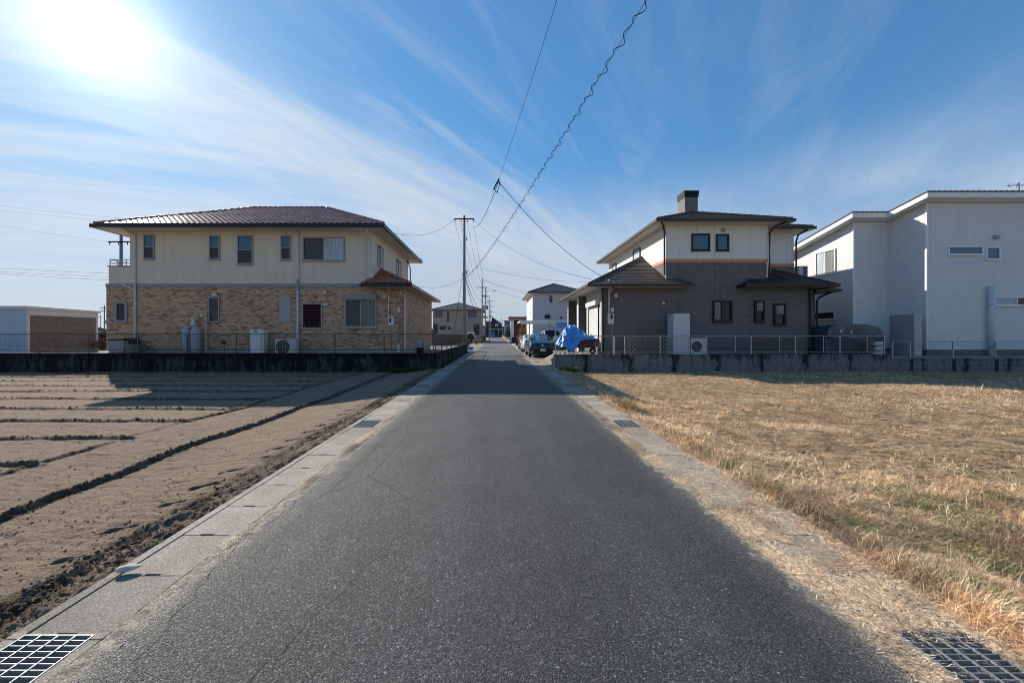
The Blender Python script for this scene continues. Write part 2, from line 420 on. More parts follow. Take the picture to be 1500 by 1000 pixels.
def slate_mat(name, col):
    t = NT(name); p = t.pos()
    v = t.vor(t.scale(p, (2.2, 2.2, 9.)), 1., out='Color')
    c = t.mix(1., col, t.ramp(t.xyz(v)[0], [(0., .72), (1., 1.3)]), 'MULTIPLY')
    c = t.mix(1., c, t.ramp(t.noise(p, 30, 3), [(.3, .8), (.7, 1.2)]), 'MULTIPLY')
    return t.fin(c, .68, .4)
M['tile'] = tile_mat(); M['terra'] = terra_mat()
M['slate'] = slate_mat('brown_slate', (.080, .060, .050)); M['slategrey'] = slate_mat('grey_slate', (.055, .058, .068))
M['slateblack'] = slate_mat('black_slate', (.024, .022, .022))

def slope(mb, p00, p10, p11, p01, pitch=.27, course=.30, amp=.035, step=.03, kind='barrel'):
    """roof plane: p00-p10 the eave, p01-p11 the top edge. Columns run straight up the slope and are cut by the hips."""
    p00, p10, p11, p01 = map(Vector, (p00, p10, p11, p01))
    e = (p10-p00).normalized(); up = (p01-p00)-(p01-p00).dot(e)*e; ln = up.length; up.normalize(); n = e.cross(up)
    if n.z < 0: n = -n
    W = (p10-p00).length
    sub = 6 if kind == 'barrel' else 1
    if kind != 'barrel': pitch = max(W/12, .3)
    cols = [i*pitch/sub for i in range(int(W/pitch*sub)+2)]
    rows = max(1, int(round(ln/course))); rl = ln/rows
    base = len(mb.v); nr = 0
    for r in range(rows):
        for (f, lift) in ((0., step), (.985, 0.)):
            v = (r+f)*rl; k = v/ln
            a = (p01-p00).dot(e)*k; b = W+((p11-p10).dot(e))*k
            for s in cols:
                s2 = min(max(s, a), b)
                ph = (s2/pitch) % 1.0
                hh = amp*abs(math.cos(math.pi*ph))**.8 if kind == 'barrel' else 0
                q = p00+e*s2+up*v+n*(hh+lift)
                mb.v.append(tuple(q))
            nr += 1
    m = len(cols)
    for r in range(nr-1):
        for i in range(m-1):
            A = base+r*m+i
            mb.f.append((A, A+1, A+m+1, A+m))
    return mb
def ridge(mb, a, b, r=.085, seg=.3):
    a, b = Vector(a), Vector(b); n = max(2, int((b-a).length/seg)); pts = []; rs = []
    for i in range(n):
        for f, k in ((0., 1.18), (.9, .86)):
            pts.append(a.lerp(b, (i+f)/n)); rs.append(r*k)
    return mb.tube(pts, rs, 7)
def hip_roof(parent, x0, x1, y0, y1, z, sl, m_, kind='barrel', gut=M['dbrown'], fascia=.16, ridge_r=.085, pitch=.27, name='roof', soffit=M['soffit'], backrows=True, sofmat_z=.0):
    """hipped roof over the eave rectangle; eave underside at height z"""
    w, d = x1-x0, y1-y0; h = min(w, d)/2; zt = z+fascia; zr = zt+h*sl
    if w >= d: A = (x0+h, y0+h, zr); B = (x1-h, y0+h, zr)
    else: A = (x0+h, y0+h, zr); B = (x0+h, y1-h, zr)
    c = [(x0, y0, zt), (x1, y0, zt), (x1, y1, zt), (x0, y1, zt)]
    mb = MB(); kw = dict(kind=kind, pitch=pitch)
    if kind != 'barrel': kw.update(course=.26, step=.018)
    if w >= d:
        slope(mb, c[0], c[1], B, A, **kw); slope(mb, c[1], c[2], B, B, **kw)
        slope(mb, c[2], c[3], A, B, **kw); slope(mb, c[3], c[0], A, A, **kw)
        hips = [(c[0], A), (c[3], A), (c[1], B), (c[2], B), (A, B)]
    else:
        slope(mb, c[0], c[1], A, A, **kw); slope(mb, c[1], c[2], B, A, **kw)
        slope(mb, c[2], c[3], B, B, **kw); slope(mb, c[3], c[0], A, B, **kw)
        hips = [(c[0], A), (c[1], A), (c[2], B), (c[3], B), (A, B)]
    r = part(name, mb, m_, parent)
    rb = MB()
    for a, b in hips:
        if (Vector(a)-Vector(b)).length > .3:
            o = Vector((0, 0, .03)); ridge(rb, Vector(a)+o, Vector(b)+o, ridge_r)
    part('ridge_cap', rb, m_, r, smooth=kind == 'barrel')
    sb = MB(); sb.box(x0+.03, x1-.03, y0+.03, y1-.03, z+.02, z+.10); part('soffit', sb, soffit, r)
    g = MB(); k = .10      # fascia gutters all round
    g.box(x0-k, x1+k, y0-k, y0+.02, z+.015, zt-.01); g.box(x0-k, x1+k, y1-.02, y1+k, z+.015, zt-.01)
    g.box(x0-k, x0+.02, y0+.02, y1-.02, z+.015, zt-.01); g.box(x1-.02, x1+k, y0+.02, y1-.02, z+.015, zt-.01)
    part('rain_gutter', g, gut, r)
    return r, (A, B, zr)

# faces: (u, z, d) -> world;  d outward from the wall
def front(Y): return lambda u, z, d: (u, Y-d, z)
def facel(X): return lambda u, z, d: (X-d, u, z)      # normal -X
def facer(X): return lambda u, z, d: (X+d, u, z)      # normal +X
def window(parent, fm, u0, u1, z0, z1, frame, panes, fw=.05, deep=.06, label=None, name='window', sill=True):
    """panes: list of (u0,u1,z0,z1 as fractions, material)"""
    f = MB()
    f.fbox(fm, u0, u1, z1-fw, z1, -.02, deep); f.fbox(fm, u0, u1, z0, z0+fw, -.02, deep)
    f.fbox(fm, u0, u0+fw, z0+fw, z1-fw, -.02, deep); f.fbox(fm, u1-fw, u1, z0+fw, z1-fw, -.02, deep)
    iu0, iu1, iz0, iz1 = u0+fw, u1-fw, z0+fw, z1-fw; w, h = iu1-iu0, iz1-iz0
    cuts_u = sorted({round(p[0], 3) for p in panes}-{0.}); cuts_z = sorted({round(p[2], 3) for p in panes}-{0.})
    for c in cuts_u: f.fbox(fm, iu0+c*w-.022, iu0+c*w+.022, iz0, iz1, -.01, deep-.012)
    for c in cuts_z: f.fbox(fm, iu0, iu1, iz0+c*h-.02, iz0+c*h+.02, -.01, deep-.015)
    if sill: f.fbox(fm, u0-.02, u1+.02, z0-.035, z0-.002, -.01, deep+.03)
    fr = part(name, f, frame, parent, label)
    for i, (a, b, c, d, m_) in enumerate(panes):
        g = MB(); g.fbox(fm, iu0+a*w, iu0+b*w, iz0+c*h, iz0+d*h, .004, .016+.004*(i % 2)); part('pane', g, m_, fr)
    return fr
S2 = lambda top, bot, c=.5: [(0., 1., 0., c, bot), (0., 1., c, 1., top)]
def pwin(parent, px0, px1, py0, py1, Y, frame, panes, **k):
    return window(parent, front(Y), PX(px0, Y), PX(px1, Y), PZ(py1, Y), PZ(py0, Y), frame, panes, **k)
def downpipe(parent, pts, r, m_, name='downpipe', label=None):
    return part(name, MB().tube(pts, r, 8), m_, parent, label, smooth=False)

# ================================================================= GROUND
def vn(x, y, seed=0):
    xi = np.floor(x).astype(np.int64); yi = np.floor(y).astype(np.int64); fx = x-xi; fy = y-yi
    fx = fx*fx*(3-2*fx); fy = fy*fy*(3-2*fy)
    def h(a, b):
        n = (a*374761393+b*668265263+seed*1274126177) & 0xffffffff
        n = ((n ^ (n >> 13))*1274126177) & 0xffffffff
        return ((n ^ (n >> 16)) & 0xffff)/65535.
    return (h(xi, yi)*(1-fx)+h(xi+1, yi)*fx)*(1-fy)+(h(xi, yi+1)*(1-fx)+h(xi+1, yi+1)*fx)*fy
def fbm(x, y, sc, oct=4, seed=0, g=.5):
    s = 0; a = 1.; t = 0
    for i in range(oct):
        s = s+a*vn(x*sc, y*sc, seed+i*17); t += a; a *= g; sc *= 2.03
    return s/t
def sstep(x, a, b):
    t = np.clip((x-a)/(b-a), 0, 1); return t*t*(3-2*t)
def npmesh(name, V, Fc, attr=None):
    me = bpy.data.meshes.new(name); nv = len(V); k = Fc.shape[1]
    me.vertices.add(nv); me.vertices.foreach_set('co', V.astype(np.float32).ravel())
    me.loops.add(Fc.size); me.loops.foreach_set('vertex_index', Fc.astype(np.int32).ravel())
    me.polygons.add(len(Fc)); me.polygons.foreach_set('loop_start', np.arange(0, Fc.size, k, dtype=np.int32))
    me.update(calc_edges=True)
    for nm, a in (attr or {}).items():
        at = me.attributes.new(nm, 'FLOAT_COLOR' if a.ndim == 2 else 'FLOAT', 'POINT')
        if a.ndim == 2: at.data.foreach_set('color', a.astype(np.float32).ravel())
        else: at.data.foreach_set('value', a.astype(np.float32))
    me.validate(); return me
def gridmesh(name, xs, ys, zf, attr=None):
    X, Y = np.meshgrid(xs, ys); Z = zf(X, Y); at = {}
    if isinstance(Z, tuple): Z, at = Z
    V = np.stack([X.ravel(), Y.ravel(), Z.ravel()], 1); nx, ny = len(xs), len(ys)
    i = (np.arange(ny-1)[:, None]*nx+np.arange(nx-1)[None, :]).ravel()
    Fc = np.stack([i, i+1, i+nx+1, i+nx], 1)
    return npmesh(name, V, Fc, {k: v.ravel() for k, v in at.items()})

def soil_mat():
    t = NT('field_soil'); p = t.pos()
    a = t.node('ShaderNodeAttribute', attribute_name='damp_shade')
    fine = t.noise(p, 55, 6, .7); mid = t.noise(p, 4, 5, .6)
    st = t.noise(t.scale(p, (5., 60., 1.)), 1., 4, .6, .6)
    c = t.ramp(fine, [(.25, (.165, .117, .079)), (.5, (.305, .225, .155)), (.78, (.43, .325, .23))])
    c = t.mix(1., c, t.ramp(mid, [(.3, .86), (.7, 1.1)]), 'MULTIPLY')
    c = t.mix(1., c, t.ramp(st, [(.3, .84), (.6, 1.06)]), 'MULTIPLY')
    k = t.math('MULTIPLY', a.outputs['Fac'], t.ramp(t.noise(p, 30, 4, .7), [(.3, .6), (.6, 1.)]))
    c = t.mix(k, c, (.080, .058, .043))
    gr = t.ramp(t.vor(p, 90., out='Distance'), [(0., 1.), (.12, 0.)]); cl = t.math('GREATER_THAN', t.xyz(t.vor(p, 90., out='Color'))[0], .93)
    c = t.mix(t.math('MULTIPLY', gr, cl), c, (.62, .57, .5))
    h = t.math('ADD', fine, t.math('MULTIPLY', st, .8))
    return t.fin(c, .95, .12, 0, t.bump(h, .030, 1.))
def left_profile(X): return -.035-.20*sstep(-X, 2.5, 4.6)
def right_profile(X): return -.03-.17*sstep(X, 2.5, 4.2)
RID_Y = [5.4, 6.76, 8.1, 9.45, 10.85, 12.25, 13.65, 15.05, 16.4, 17.5]
def field_z(X, Y):
    z = left_profile(X); wob = (fbm(X, Y, .8, 3, 5)-.5)
    rough = (fbm(X, Y, 9, 5, 9, .72)-.5)
    z = z+(fbm(X, Y, .5, 3, 2)-.5)*.05*sstep(-X, 3, 5)+rough*.030
    z = z+.0042*np.sin((Y+.18*X+wob*.5+rough*.06)*52)*(.2+1.3*vn(X*.9, Y*1.6, 3))
    z = z-.012*sstep(fbm(X*.5, Y*4.5, 2.2, 3, 88), .62, .70)      # rake lines
    def rid(d, w, h):                 # small bank with a furrow on its near side
        return h*np.exp(-(d/w)**2)-h*.8*np.exp(-((d+w*1.5)/(w*.95))**2)
    damp_shade = np.zeros_like(X)  # damp soil plus the furrows' shaded side, painted as one darker colour
    cl = fbm(X, Y, 14, 4, 21, .65)
    m1 = sstep(-X, 6.0, 6.25)
    for y in RID_Y:
        d = Y-(y+wob*.12); mm = m1*(.8+.2*sstep(vn(X*.5, Y*0+y, 8), .1, .4)); 
        if y > 17: mm = mm*.6
        z += mm*rid(d, .040, .040)*(.5+1.1*cl); damp_shade = np.maximum(damp_shade, mm*np.exp(-((d+.03)/.055)**2)*(.45+.9*sstep(cl, .35, .6)))
    for x, hh, w in ((-6.2, .032, .040), (-4.72, .048, .040)):
        d = -(X-(x+wob*.30+.06*np.sin(Y*.7)))
        brk = 1. if x > -5 else .35+.65*sstep(vn(X*0+.3, Y*.55, 4), .25, .5)
        z += brk*hh*(.5+cl)*(np.exp(-(d/w)**2)); z -= brk*hh*.6*np.exp(-((d+w*1.6)/w)**2)*(.5+cl)
        damp_shade = np.maximum(damp_shade, brk*np.exp(-((d+.03)/.055)**2)*(.5+.8*sstep(cl, .35, .6)))
    # tractor prints
    for i in range(34):
        yc = 2.33+i*.47; xc = -3.09+.03*math.sin(i*2.3)
        u = (X-xc)*.88+(Y-yc)*.47; v = -(X-xc)*.47+(Y-yc)*.88
        k = .4+.6*random.random()
        g = sstep(np.exp(-(u/.13)**4-(v/.045)**2)*k*(.35+1.3*cl), .18, .42)
        z -= g*.05; damp_shade = np.maximum(damp_shade, g*1.6)
    # broken, dark strip beside the gutter
    dd = X-(-2.80+wob*.16); g = np.exp(-(dd/.13)**2)*(.45+.55*sstep(vn(X*0+2, Y*1.1, 31), .2, .6))
    z += g*(fbm(X, Y, 10, 6, 33, .74)-.58)*.20; damp_shade = np.maximum(damp_shade, g*sstep(fbm(X, Y, 6, 5, 41, .65), .34, .46)*1.7)
    g2 = np.exp(-((X+2.58)/.10)**2); z += g2*((fbm(X, Y, 11, 6, 51, .74)-.5)*.14); damp_shade = np.maximum(damp_shade, g2*sstep(fbm(X, Y, 7, 4, 61, .65), .48, .60)*1.1)
    z -= .03*np.exp(-((X+2.47)/.03)**2)
    edge = sstep(Y, 17.9, 18.4)*sstep(-X, 2.6, 3.2); z += edge*.06*fbm(X, Y, 3, 3, 71); damp_shade = np.maximum(damp_shade, edge*.5)
    return z, {'damp_shade': np.clip(damp_shade, 0, 1)}
def build_field():
    ys = [1.0]
    while ys[-1] < 18.45: ys.append(ys[-1]+max(.0105, ys[-1]*.0052))
    xs = [-2.472]
    while xs[-1] > -12: xs.append(xs[-1]-max(.0125, abs(xs[-1])*.0045))
    while xs[-1] > -60: xs.append(xs[-1]*1.03)
    me = gridmesh('field', np.array(xs[::-1]), np.array(ys), field_z)
    struct(link('field', me, soil_mat(), None, True))
build_field()
def build_rough_ground():
    t = NT('dry_lot_soil'); p = t.pos()
    c = t.ramp(t.noise(p, 3, 7, .7), [(.3, (.27, .18, .105)), (.5, (.48, .335, .20)), (.7, (.62, .46, .30))])
    c = t.mix(1., c, t.ramp(t.noise(t.scale(p, (7., 11., 7.)), 1., 5, .75), [(.38, .22), (.50, .85), (.62, 1.25)]), 'MULTIPLY')  # dark spots paint the shaded gaps between tussocks into the ground colour
    c = t.mix(1., c, t.ramp(t.noise(p, 70, 4, .7), [(.3, .55), (.7, 1.35)]), 'MULTIPLY')
    m = t.fin(c, .95, .1, 0, t.bump(t.noise(p, 22, 6, .8), .05, 1.))
    ys = [1.0]
    while ys[-1] < 18.45: ys.append(ys[-1]+max(.03, ys[-1]*.012))
    xs = [2.472]
    while xs[-1] < 60: xs.append(xs[-1]*1.012)
    def zf(X, Y): return right_profile(X)+(fbm(X, Y, 1.1, 4, 12)-.5)*.07*sstep(X, 2.5, 3.2)
    struct(link('empty_lot_ground', gridmesh('empty_lot_ground', np.array(xs), np.array(ys), zf), m, None, True))
    t = NT('distant_ground'); p = t.pos()
    c = t.ramp(t.noise(p, .05, 5, .6), [(.35, (.16, .13, .09)), (.6, (.24, .20, .14)), (.75, (.13, .13, .07))])
    c = t.mix(1., c, t.ramp(t.noise(p, 3, 4, .7), [(.3, .8), (.7, 1.2)]), 'MULTIPLY')
    g = MB().quad((-3000, -600, -.62), (3000, -600, -.62), (3000, 4000, -.62), (-3000, 4000, -.62))
    struct(part('ground', g, t.fin(c, .95, .1), recalc=False))
    g = MB().box(-60, 60, -60, 1.0, -.6, -.06)        # field and lot carry on behind the camera
    struct(part('ground', g, t.m))
build_rough_ground()

def asphalt_mat(name='asphalt', base=(.040, .041, .044), old=False):
    t = NT(name); p = t.pos()
    vc = t.node('ShaderNodeTexVoronoi'); t.inp(vc, 'Vector', p); vc.inputs['Scale'].default_value = 150
    r_, g_, _b = t.xyz(vc.outputs['Color'])
    agg = t.ramp(r_, [(0., (.014, .014, .015)), (.45, (.032, .032, .034)), (.80, (.056, .055, .055)), (.93, (.095, .092, .09)), (.985, (.15, .147, .143)), (1., (.26, .25, .24))])
    v2 = t.node('ShaderNodeTexVoronoi'); t.inp(v2, 'Vector', p); v2.inputs['Scale'].default_value = 42
    r2 = t.xyz(v2.outputs['Color'])[1]; big = t.math('MULTIPLY', t.math('GREATER_THAN', r2, .982), t.math('LESS_THAN', v2.outputs['Distance'], .26))
    agg = t.mix(big, agg, (.28, .275, .26))
    x, y, z = t.xyz(p)
    lane = t.noise(t.comb(t.math('MULTIPLY', x, 1.6), t.math('MULTIPLY', y, .12)), 1., 4, .6)
    blot = t.noise(p, 1.5, 6, .65)
    c = t.mix(1., agg, t.ramp(lane, [(.3, .78), (.7, 1.28)]), 'MULTIPLY')
    c = t.mix(1., c, t.ramp(blot, [(.3, .80), (.7, 1.18)]), 'MULTIPLY')
    # dusty edges
    ax = t.math('ABSOLUTE', t.math('ADD', x, .02))
    ed = t.math('ADD', ax, t.math('MULTIPLY', t.math('SUBTRACT', t.noise(p, 5, 6, .7), .5), .35))
    k = t.ramp(t.math('SUBTRACT', ed, 1.2), [(.42, 0.), (.60, .22), (.69, .8)])
    c = t.mix(k, c, t.mix(1., (.27, .235, .19), t.ramp(r_, [(0., .5), (.6, 1.), (1., 1.6)]), 'MULTIPLY'))
    # hairline cracks near the left edge and a few across
    wv = t.node('ShaderNodeVectorMath', operation='ADD'); t.inp(wv, 0, p)
    nn = t.node('ShaderNodeTexNoise'); t.inp(nn, 'Vector', p); nn.inputs['Scale'].default_value = 6; nn.inputs['Detail'].default_value = 5
    sc_ = t.scale(nn.outputs['Color'], (.18, .18, .0)); t.L.new(sc_, wv.inputs[1])
    cr = t.vor(t.scale(wv.outputs[0], (1.15, .42, 1.)), 1., feat='DISTANCE_TO_EDGE')
    line = t.ramp(cr, [(0., 1.), (.004, .8), (.009, 0.)])
    zone = t.ramp(t.math('MULTIPLY', x, -1.), [(.0, 0.), (1., 0.)]) if False else t.ramp(t.math('ADD', t.math('MULTIPLY', x, -.5), .1), [(.35, 0.), (.62, 1.)])
    c = t.mix(t.math('MULTIPLY', t.math('MULTIPLY', line, zone), .75), c, (.012, .012, .013))
    h = t.math('SUBTRACT', t.math('MULTIPLY', vc.outputs['Distance'], -1.), t.math('MULTIPLY', line, zone))
    rough = t.ramp(g_, [(0., .5), (.3, .75), (1., .9)])
    return t.fin(c, rough, .45, 0, t.bump(h, .0045, 1.))
def conc_mat(name, c0, c1, sc=1.):
    t = NT(name); p = t.pos()
    a = t.ramp(t.xyz(t.vor(p, 170., out='Color'))[0], [(0., .62), (.6, 1.), (.9, 1.3), (1., 1.75)])
    c = t.mix(t.ramp(t.noise(p, 2.6, 6, .7), [(.3, 0.), (.7, 1.)]), c0, c1)
    c = t.mix(1., c, a, 'MULTIPLY')
    # each cover slab has weathered a little differently
    x, y, z = t.xyz(p); slab = t.math('FLOOR', t.math('DIVIDE', t.math('SUBTRACT', y, .015), .5075))
    wn = t.node('ShaderNodeTexWhiteNoise', noise_dimensions='1D'); t.inp(wn, 'W', slab)
    c = t.mix(1., c, t.ramp(wn.outputs['Value'], [(0., .78), (1., 1.14)]), 'MULTIPLY')
    return t.fin(c, .85, .25, 0, t.bump(t.noise(p, 160, 3, .7), .004, 1.))
def build_road():
    rng = np.random.RandomState(3)
    ys = [-40., -10., 0.]
    while ys[-1] < 60: ys.append(ys[-1]+max(.05, ys[-1]*.03))
    ys += list(np.arange(64, 216, 6.))
    V = []; Fc = []
    for y in ys:
        jl = float(fbm(np.array([y]), np.array([0.]), 2.2, 4, 3)[0]-.5)*.09; jr = float(fbm(np.array([y]), np.array([9.]), 1.6, 4, 7)[0]-.5)*.20
        w = 0.35 if y > 40 else 0
        xl = -1.90+jl-w*1.5; xr = 1.86+jr*(1 if y < 12 else .3)+w
        if y > 18.5: xr += min(1, (y-18.5)/4)*.05
        for k in range(7):
            f = k/6; V.append((xl+(xr-xl)*f, y, .012*(1-(2*f-1)**2)+(.0 if 0 < k < 6 else -.006)))
    for r in range(len(ys)-1):
        for k in range(6):
            a = r*7+k; Fc.append((a, a+1, a+8, a+7))
    me = npmesh('road', np.array(V), np.array(Fc)); struct(link('road', me, asphalt_mat(), None, True))
    # older, paler resurfaced stretch beyond the shadow: thin sheets
    g = MB().quad((-1.9, 28.2, .017), (2.02, 28.2, .017), (2.05, 40, .017), (-1.93, 40, .017)).quad((-1.93, 40, .017), (2.05, 40, .017), (2.3, 214, .017), (-2.4, 214, .017))
    m2 = plain('old_asphalt', (.105, .105, .105), .85, .3, var=.14, sc=.9, bump=.003)
    struct(part('road', g, m2, recalc=False))
    g = MB()
    for (x0, y0, x1, y1, w) in ((-1.85, 27.9, 2.0, 28.3, .10), (-1.75, 20.5, -1.62, 28, .045), (-.55, 20.5, -.62, 28, .05), (-1.9, 36.3, 2.1, 36.5, .08), (-1.66, 3.4, -1.60, 14, .007)):
        d = Vector((x1-x0, y1-y0, 0)).normalized(); n = Vector((-d.y, d.x, 0))*w/2; L_ = math.hypot(x1-x0, y1-y0); k = max(2, int(L_/.5))
        last = None
        for i in range(k+1):
            c = Vector((x0, y0, .021)).lerp(Vector((x1, y1, .021)), i/k)+n.normalized()*random.uniform(-.02, .02)*(.5 if w < .05 else 1)
            cur = (c-n, c+n)
            if last and not (w < .02 and random.random() < .35): g.quad(last[0], cur[0], cur[1], last[1])
            last = cur
    struct(part('road_joint', g, plain('tar_joint', (.018, .018, .02), .6), recalc=False))
    # worn white paint left along the edges
    g = MB()
    for (x, y, w, l) in ((-1.94, 18.3, .10, .28), (-1.92, 19.4, .07, .2), (-1.93, 21.4, .11, .5), (-1.98, 49, .12, 1.6), (-2.05, 33, .10, .5), (2.0, 17.0, .09, .35), (1.98, 21, .09, .4), (2.02, 29, .11, .6), (2.30, 44, .13, 3.6), (2.32, 56, .13, 2.4)):
        g.quad((x-w, y, .026), (x+w*.8, y+.04, .026), (x+w, y+l, .026), (x-w*.7, y+l*.93, .026))
    struct(part('road_marking', g, plain('worn_road_paint', (.62, .62, .60), .7, var=.25, sc=15), recalc=False))
build_road()

GR = 5.09     # spacing of the grates along each gutter
def build_gutter(side):
    s = -1 if side == 'l' else 1
    yfar = 18.3 if side == 'l' else 17.8
    m1 = conc_mat('gutter_concrete' if side == 'l' else 'old_gutter_concrete', *(((.26, .228, .185), (.38, .34, .28)) if side == 'l' else ((.30, .25, .19), (.42, .36, .28))))
    b = MB()
    rn = random.Random(5 if side == 'l' else 8)
    def bx(xa, xb, y0, y1, z0, z1):
        xa, xb = s*xa, s*xb
        b.box(min(xa, xb), max(xa, xb), y0, y1, z0, z1)
    grates = [1.52+GR*i for i in range(-1, 12)]
    y = -3.56; k = 0
    step = .509
    yend = 62
    # outer and inner lips in lengths of about two metres
    yy = -4.
    while yy < yend:
        l = 2.0; dz = rn.uniform(-.004, .004)
        bx(2.412, 2.475, yy+.004, yy+l-.004, -.42, -.011+dz*.4); bx(1.99, 2.047, yy+.004, yy+l-.004, -.42, -.011+dz*.4)
        yy += l
    bx(2.045, 2.415, -4, yend, -.42, -.37)
    i = -7
    while True:
        y0 = 1.522+step*i; 
        if y0 > yend: break
        i += 1
        if any(abs(y0-g) < .2 for g in grates): continue
        gap = .006+rn.random()*.004; dz = rn.uniform(-.004, .003); t1 = rn.uniform(-.004, .004)
        ya, yb = y0+gap/2, y0+step-gap/2
        # a hand slot is left in the near end of each cover
        n0 = 2.16+rn.uniform(-.01, .02); n1 = n0+.10
        bx(2.053, 2.406, ya+.018, yb, -.11, -.012+dz)
        bx(2.052, n0, ya, ya+.018, -.11, -.012+dz); bx(n1, 2.408, ya, ya+.018, -.11, -.012+dz)
    struct(part('gutter_pavement', b, m1))
    # haunching between gutter and asphalt
    ys = [0.8]
    while ys[-1] < 60: ys.append(ys[-1]+max(.02, ys[-1]*.01))
    xs = np.linspace(1.84 if s < 0 else 1.74, 1.993, 9)*s
    if s < 0: xs = xs[::-1]
    def zf(X, Y): return -.006+(fbm(X, Y, 18, 3, 5)-.5)*.012-.006*sstep(np.abs(X), 1.93, 1.99)
    t = NT('dusty_haunch'); p = t.pos()
    c = t.ramp(t.noise(p, 14, 6, .7), [(.3, (.10, .088, .07)), (.5, (.27, .235, .185)), (.7, (.42, .365, .28))])
    c = t.mix(1., c, t.ramp(t.xyz(t.vor(p, 140., out='Color'))[0], [(0., .55), (.6, 1.), (1., 1.6)]), 'MULTIPLY')
    struct(link('pavement_edge', gridmesh('pavement_edge', xs, np.array(ys), zf), t.fin(c, .9, .2, 0, t.bump(t.noise(p, 90, 4), .006, 1.)), None, True))
build_gutter('l'); build_gutter('r')

def make_grate(label, loc, s):
    t = thing('drain_grate', label, 'drain grate', loc, 'steel drain grates in the gutters')
    f = MB(); w = .178; l = .497; zt = 0.
    f.box(-w, w, 0, .006, zt-.04, zt); f.box(-w, w, l-.006, l, zt-.04, zt); f.box(-w, -w+.006, .006, l-.006, zt-.04, zt); f.box(w-.006, w, .006, l-.006, zt-.04, zt)
    f.v = [(x+loc[0], y+loc[1], z+loc[2]) for x, y, z in f.v]
    part('frame', f, M['steel'], t)
    b = MB(); n = 14
    for i in range(1, n):
        y = l*i/n; b.box(-w+.006, w-.006, y-.0022, y+.0022, zt-.035, zt-.002)
    b.v = [(x+loc[0], y+loc[1], z+loc[2]) for x, y, z in b.v]
    part('bearing_bars', b, M['steel'], t)
    for i in (1, 2, 3):
        b = MB(); x = -w+2*w*i/4; pts = [.006+k*(l-.012)/28 for k in range(29)]
        for j in range(28):
            tw = .0030+.0014*abs(math.sin(j*math.pi/2)); b.box(x-tw, x+tw, pts[j], pts[j+1], zt-.008, zt+.001)
        b.v = [(x_+loc[0], y+loc[1], z+loc[2]) for x_, y, z in b.v]
        part('cross_rod', b, M['steel'], t)
    return t
GZ = -.008
g0 = make_grate('clean steel grate in the left gutter, nearest the camera', (-2.23, 1.535, GZ), 1)
for n, (s, i, lab) in enumerate(((1, 0, 'steel grate half hidden by dry grass in the right gutter, nearest the camera'),
        (-1, 1, 'sunlit steel grate in the left gutter, second from the camera'),
        (1, 1, 'sunlit steel grate in the right gutter just short of the house shadow'),
        (-1, 2, 'grate in the left gutter inside the house shadow'),
        (1, 2, 'grate in the right gutter inside the house shadow'))):
    dup(g0, (2.23*s, 1.535+GR*i+(0.02 if s > 0 and i == 0 else 0), GZ), lab)
# pale flat stone on the slab
st = MB(); st.ball((0, 0, 0), .062, .034, .019, 12, 8)
st.v = [(x*1.0+.15*y+.002*math.sin(40*y), y+.30*x, z*(1-.5*x/.06)+.017) for x, y, z in st.v]
st.v = [(x-2.375, y+2.565, z) for x, y, z in st.v]
single('stone', st, plain('pale_stone', (.52, .47, .40), .8, var=.2, sc=30, bump=.003), 'pale flat stone lying on a gutter slab beside the field', 'stone', smooth=True)

# ================================================================= DRY GRASS
def blades(n, xf, seed, size, lean, colf, zf, kind='stuff', name='dry_grass', wid=.0035):
    rng = np.random.RandomState(seed)
    x, y = xf(rng, n); n = len(x)
    dist = y
    L_ = size(rng, x, y); az = rng.rand(n)*2*np.pi; th = lean(rng, x, y)   # th: angle from vertical
    z = zf(x, y); w = wid*(1+.20*np.clip(dist-2, 0, 30))*(.7+.6*rng.rand(n))*.5
    d = np.stack([np.cos(az), np.sin(az), np.zeros(n)], 1); side = np.stack([-np.sin(az+rng.randn(n)*.5), np.cos(az), np.zeros(n)], 1)
    b = np.stack([x, y, z], 1)
    th2 = np.clip(th+.5+.5*rng.rand(n), 0, 1.75)
    m = b+(d*np.sin(th)[:, None]+np.array([0, 0, 1.])*np.cos(th)[:, None])*(L_*.5)[:, None]
    e = m+(d*np.sin(th2)[:, None]+np.array([0, 0, 1.])*np.cos(th2)[:, None])*(L_*.5)[:, None]
    e[:, 2] = np.maximum(e[:, 2], z+.003)
    s = side*w[:, None]
    V = np.stack([b-s, b+s, m+s*.8, m-s*.8, e+s*.25, e-s*.25], 1).reshape(-1, 3)
    i = np.arange(n)*6
    Fc = np.concatenate([np.stack([i, i+1, i+2, i+3], 1), np.stack([i+3, i+2, i+4, i+5], 1)])
    c = colf(rng, x, y); col = np.repeat(np.concatenate([c, np.ones((n, 1))], 1), 6, 0)
    return V, Fc, col
def grass_mat():
    t = NT('grass_blades'); a = t.node('ShaderNodeAttribute', attribute_name='col')
    m = t.fin(a.outputs['Color'], .75, .25)
    tr = t.node('ShaderNodeBsdfTranslucent'); t.L.new(a.outputs['Color'], tr.inputs[0])
    mx = t.node('ShaderNodeMixShader'); mx.inputs[0].default_value = .16
    t.L.new(t.b.outputs[0], mx.inputs[1]); t.L.new(tr.outputs[0], mx.inputs[2]); t.L.new(mx.outputs[0], t.out.inputs[0])
    return m
GM = grass_mat()
def lotz(x, y): return right_profile(x)+(fbm(x, y, 1.1, 4, 12)-.5)*.07*sstep(x, 2.5, 3.2)
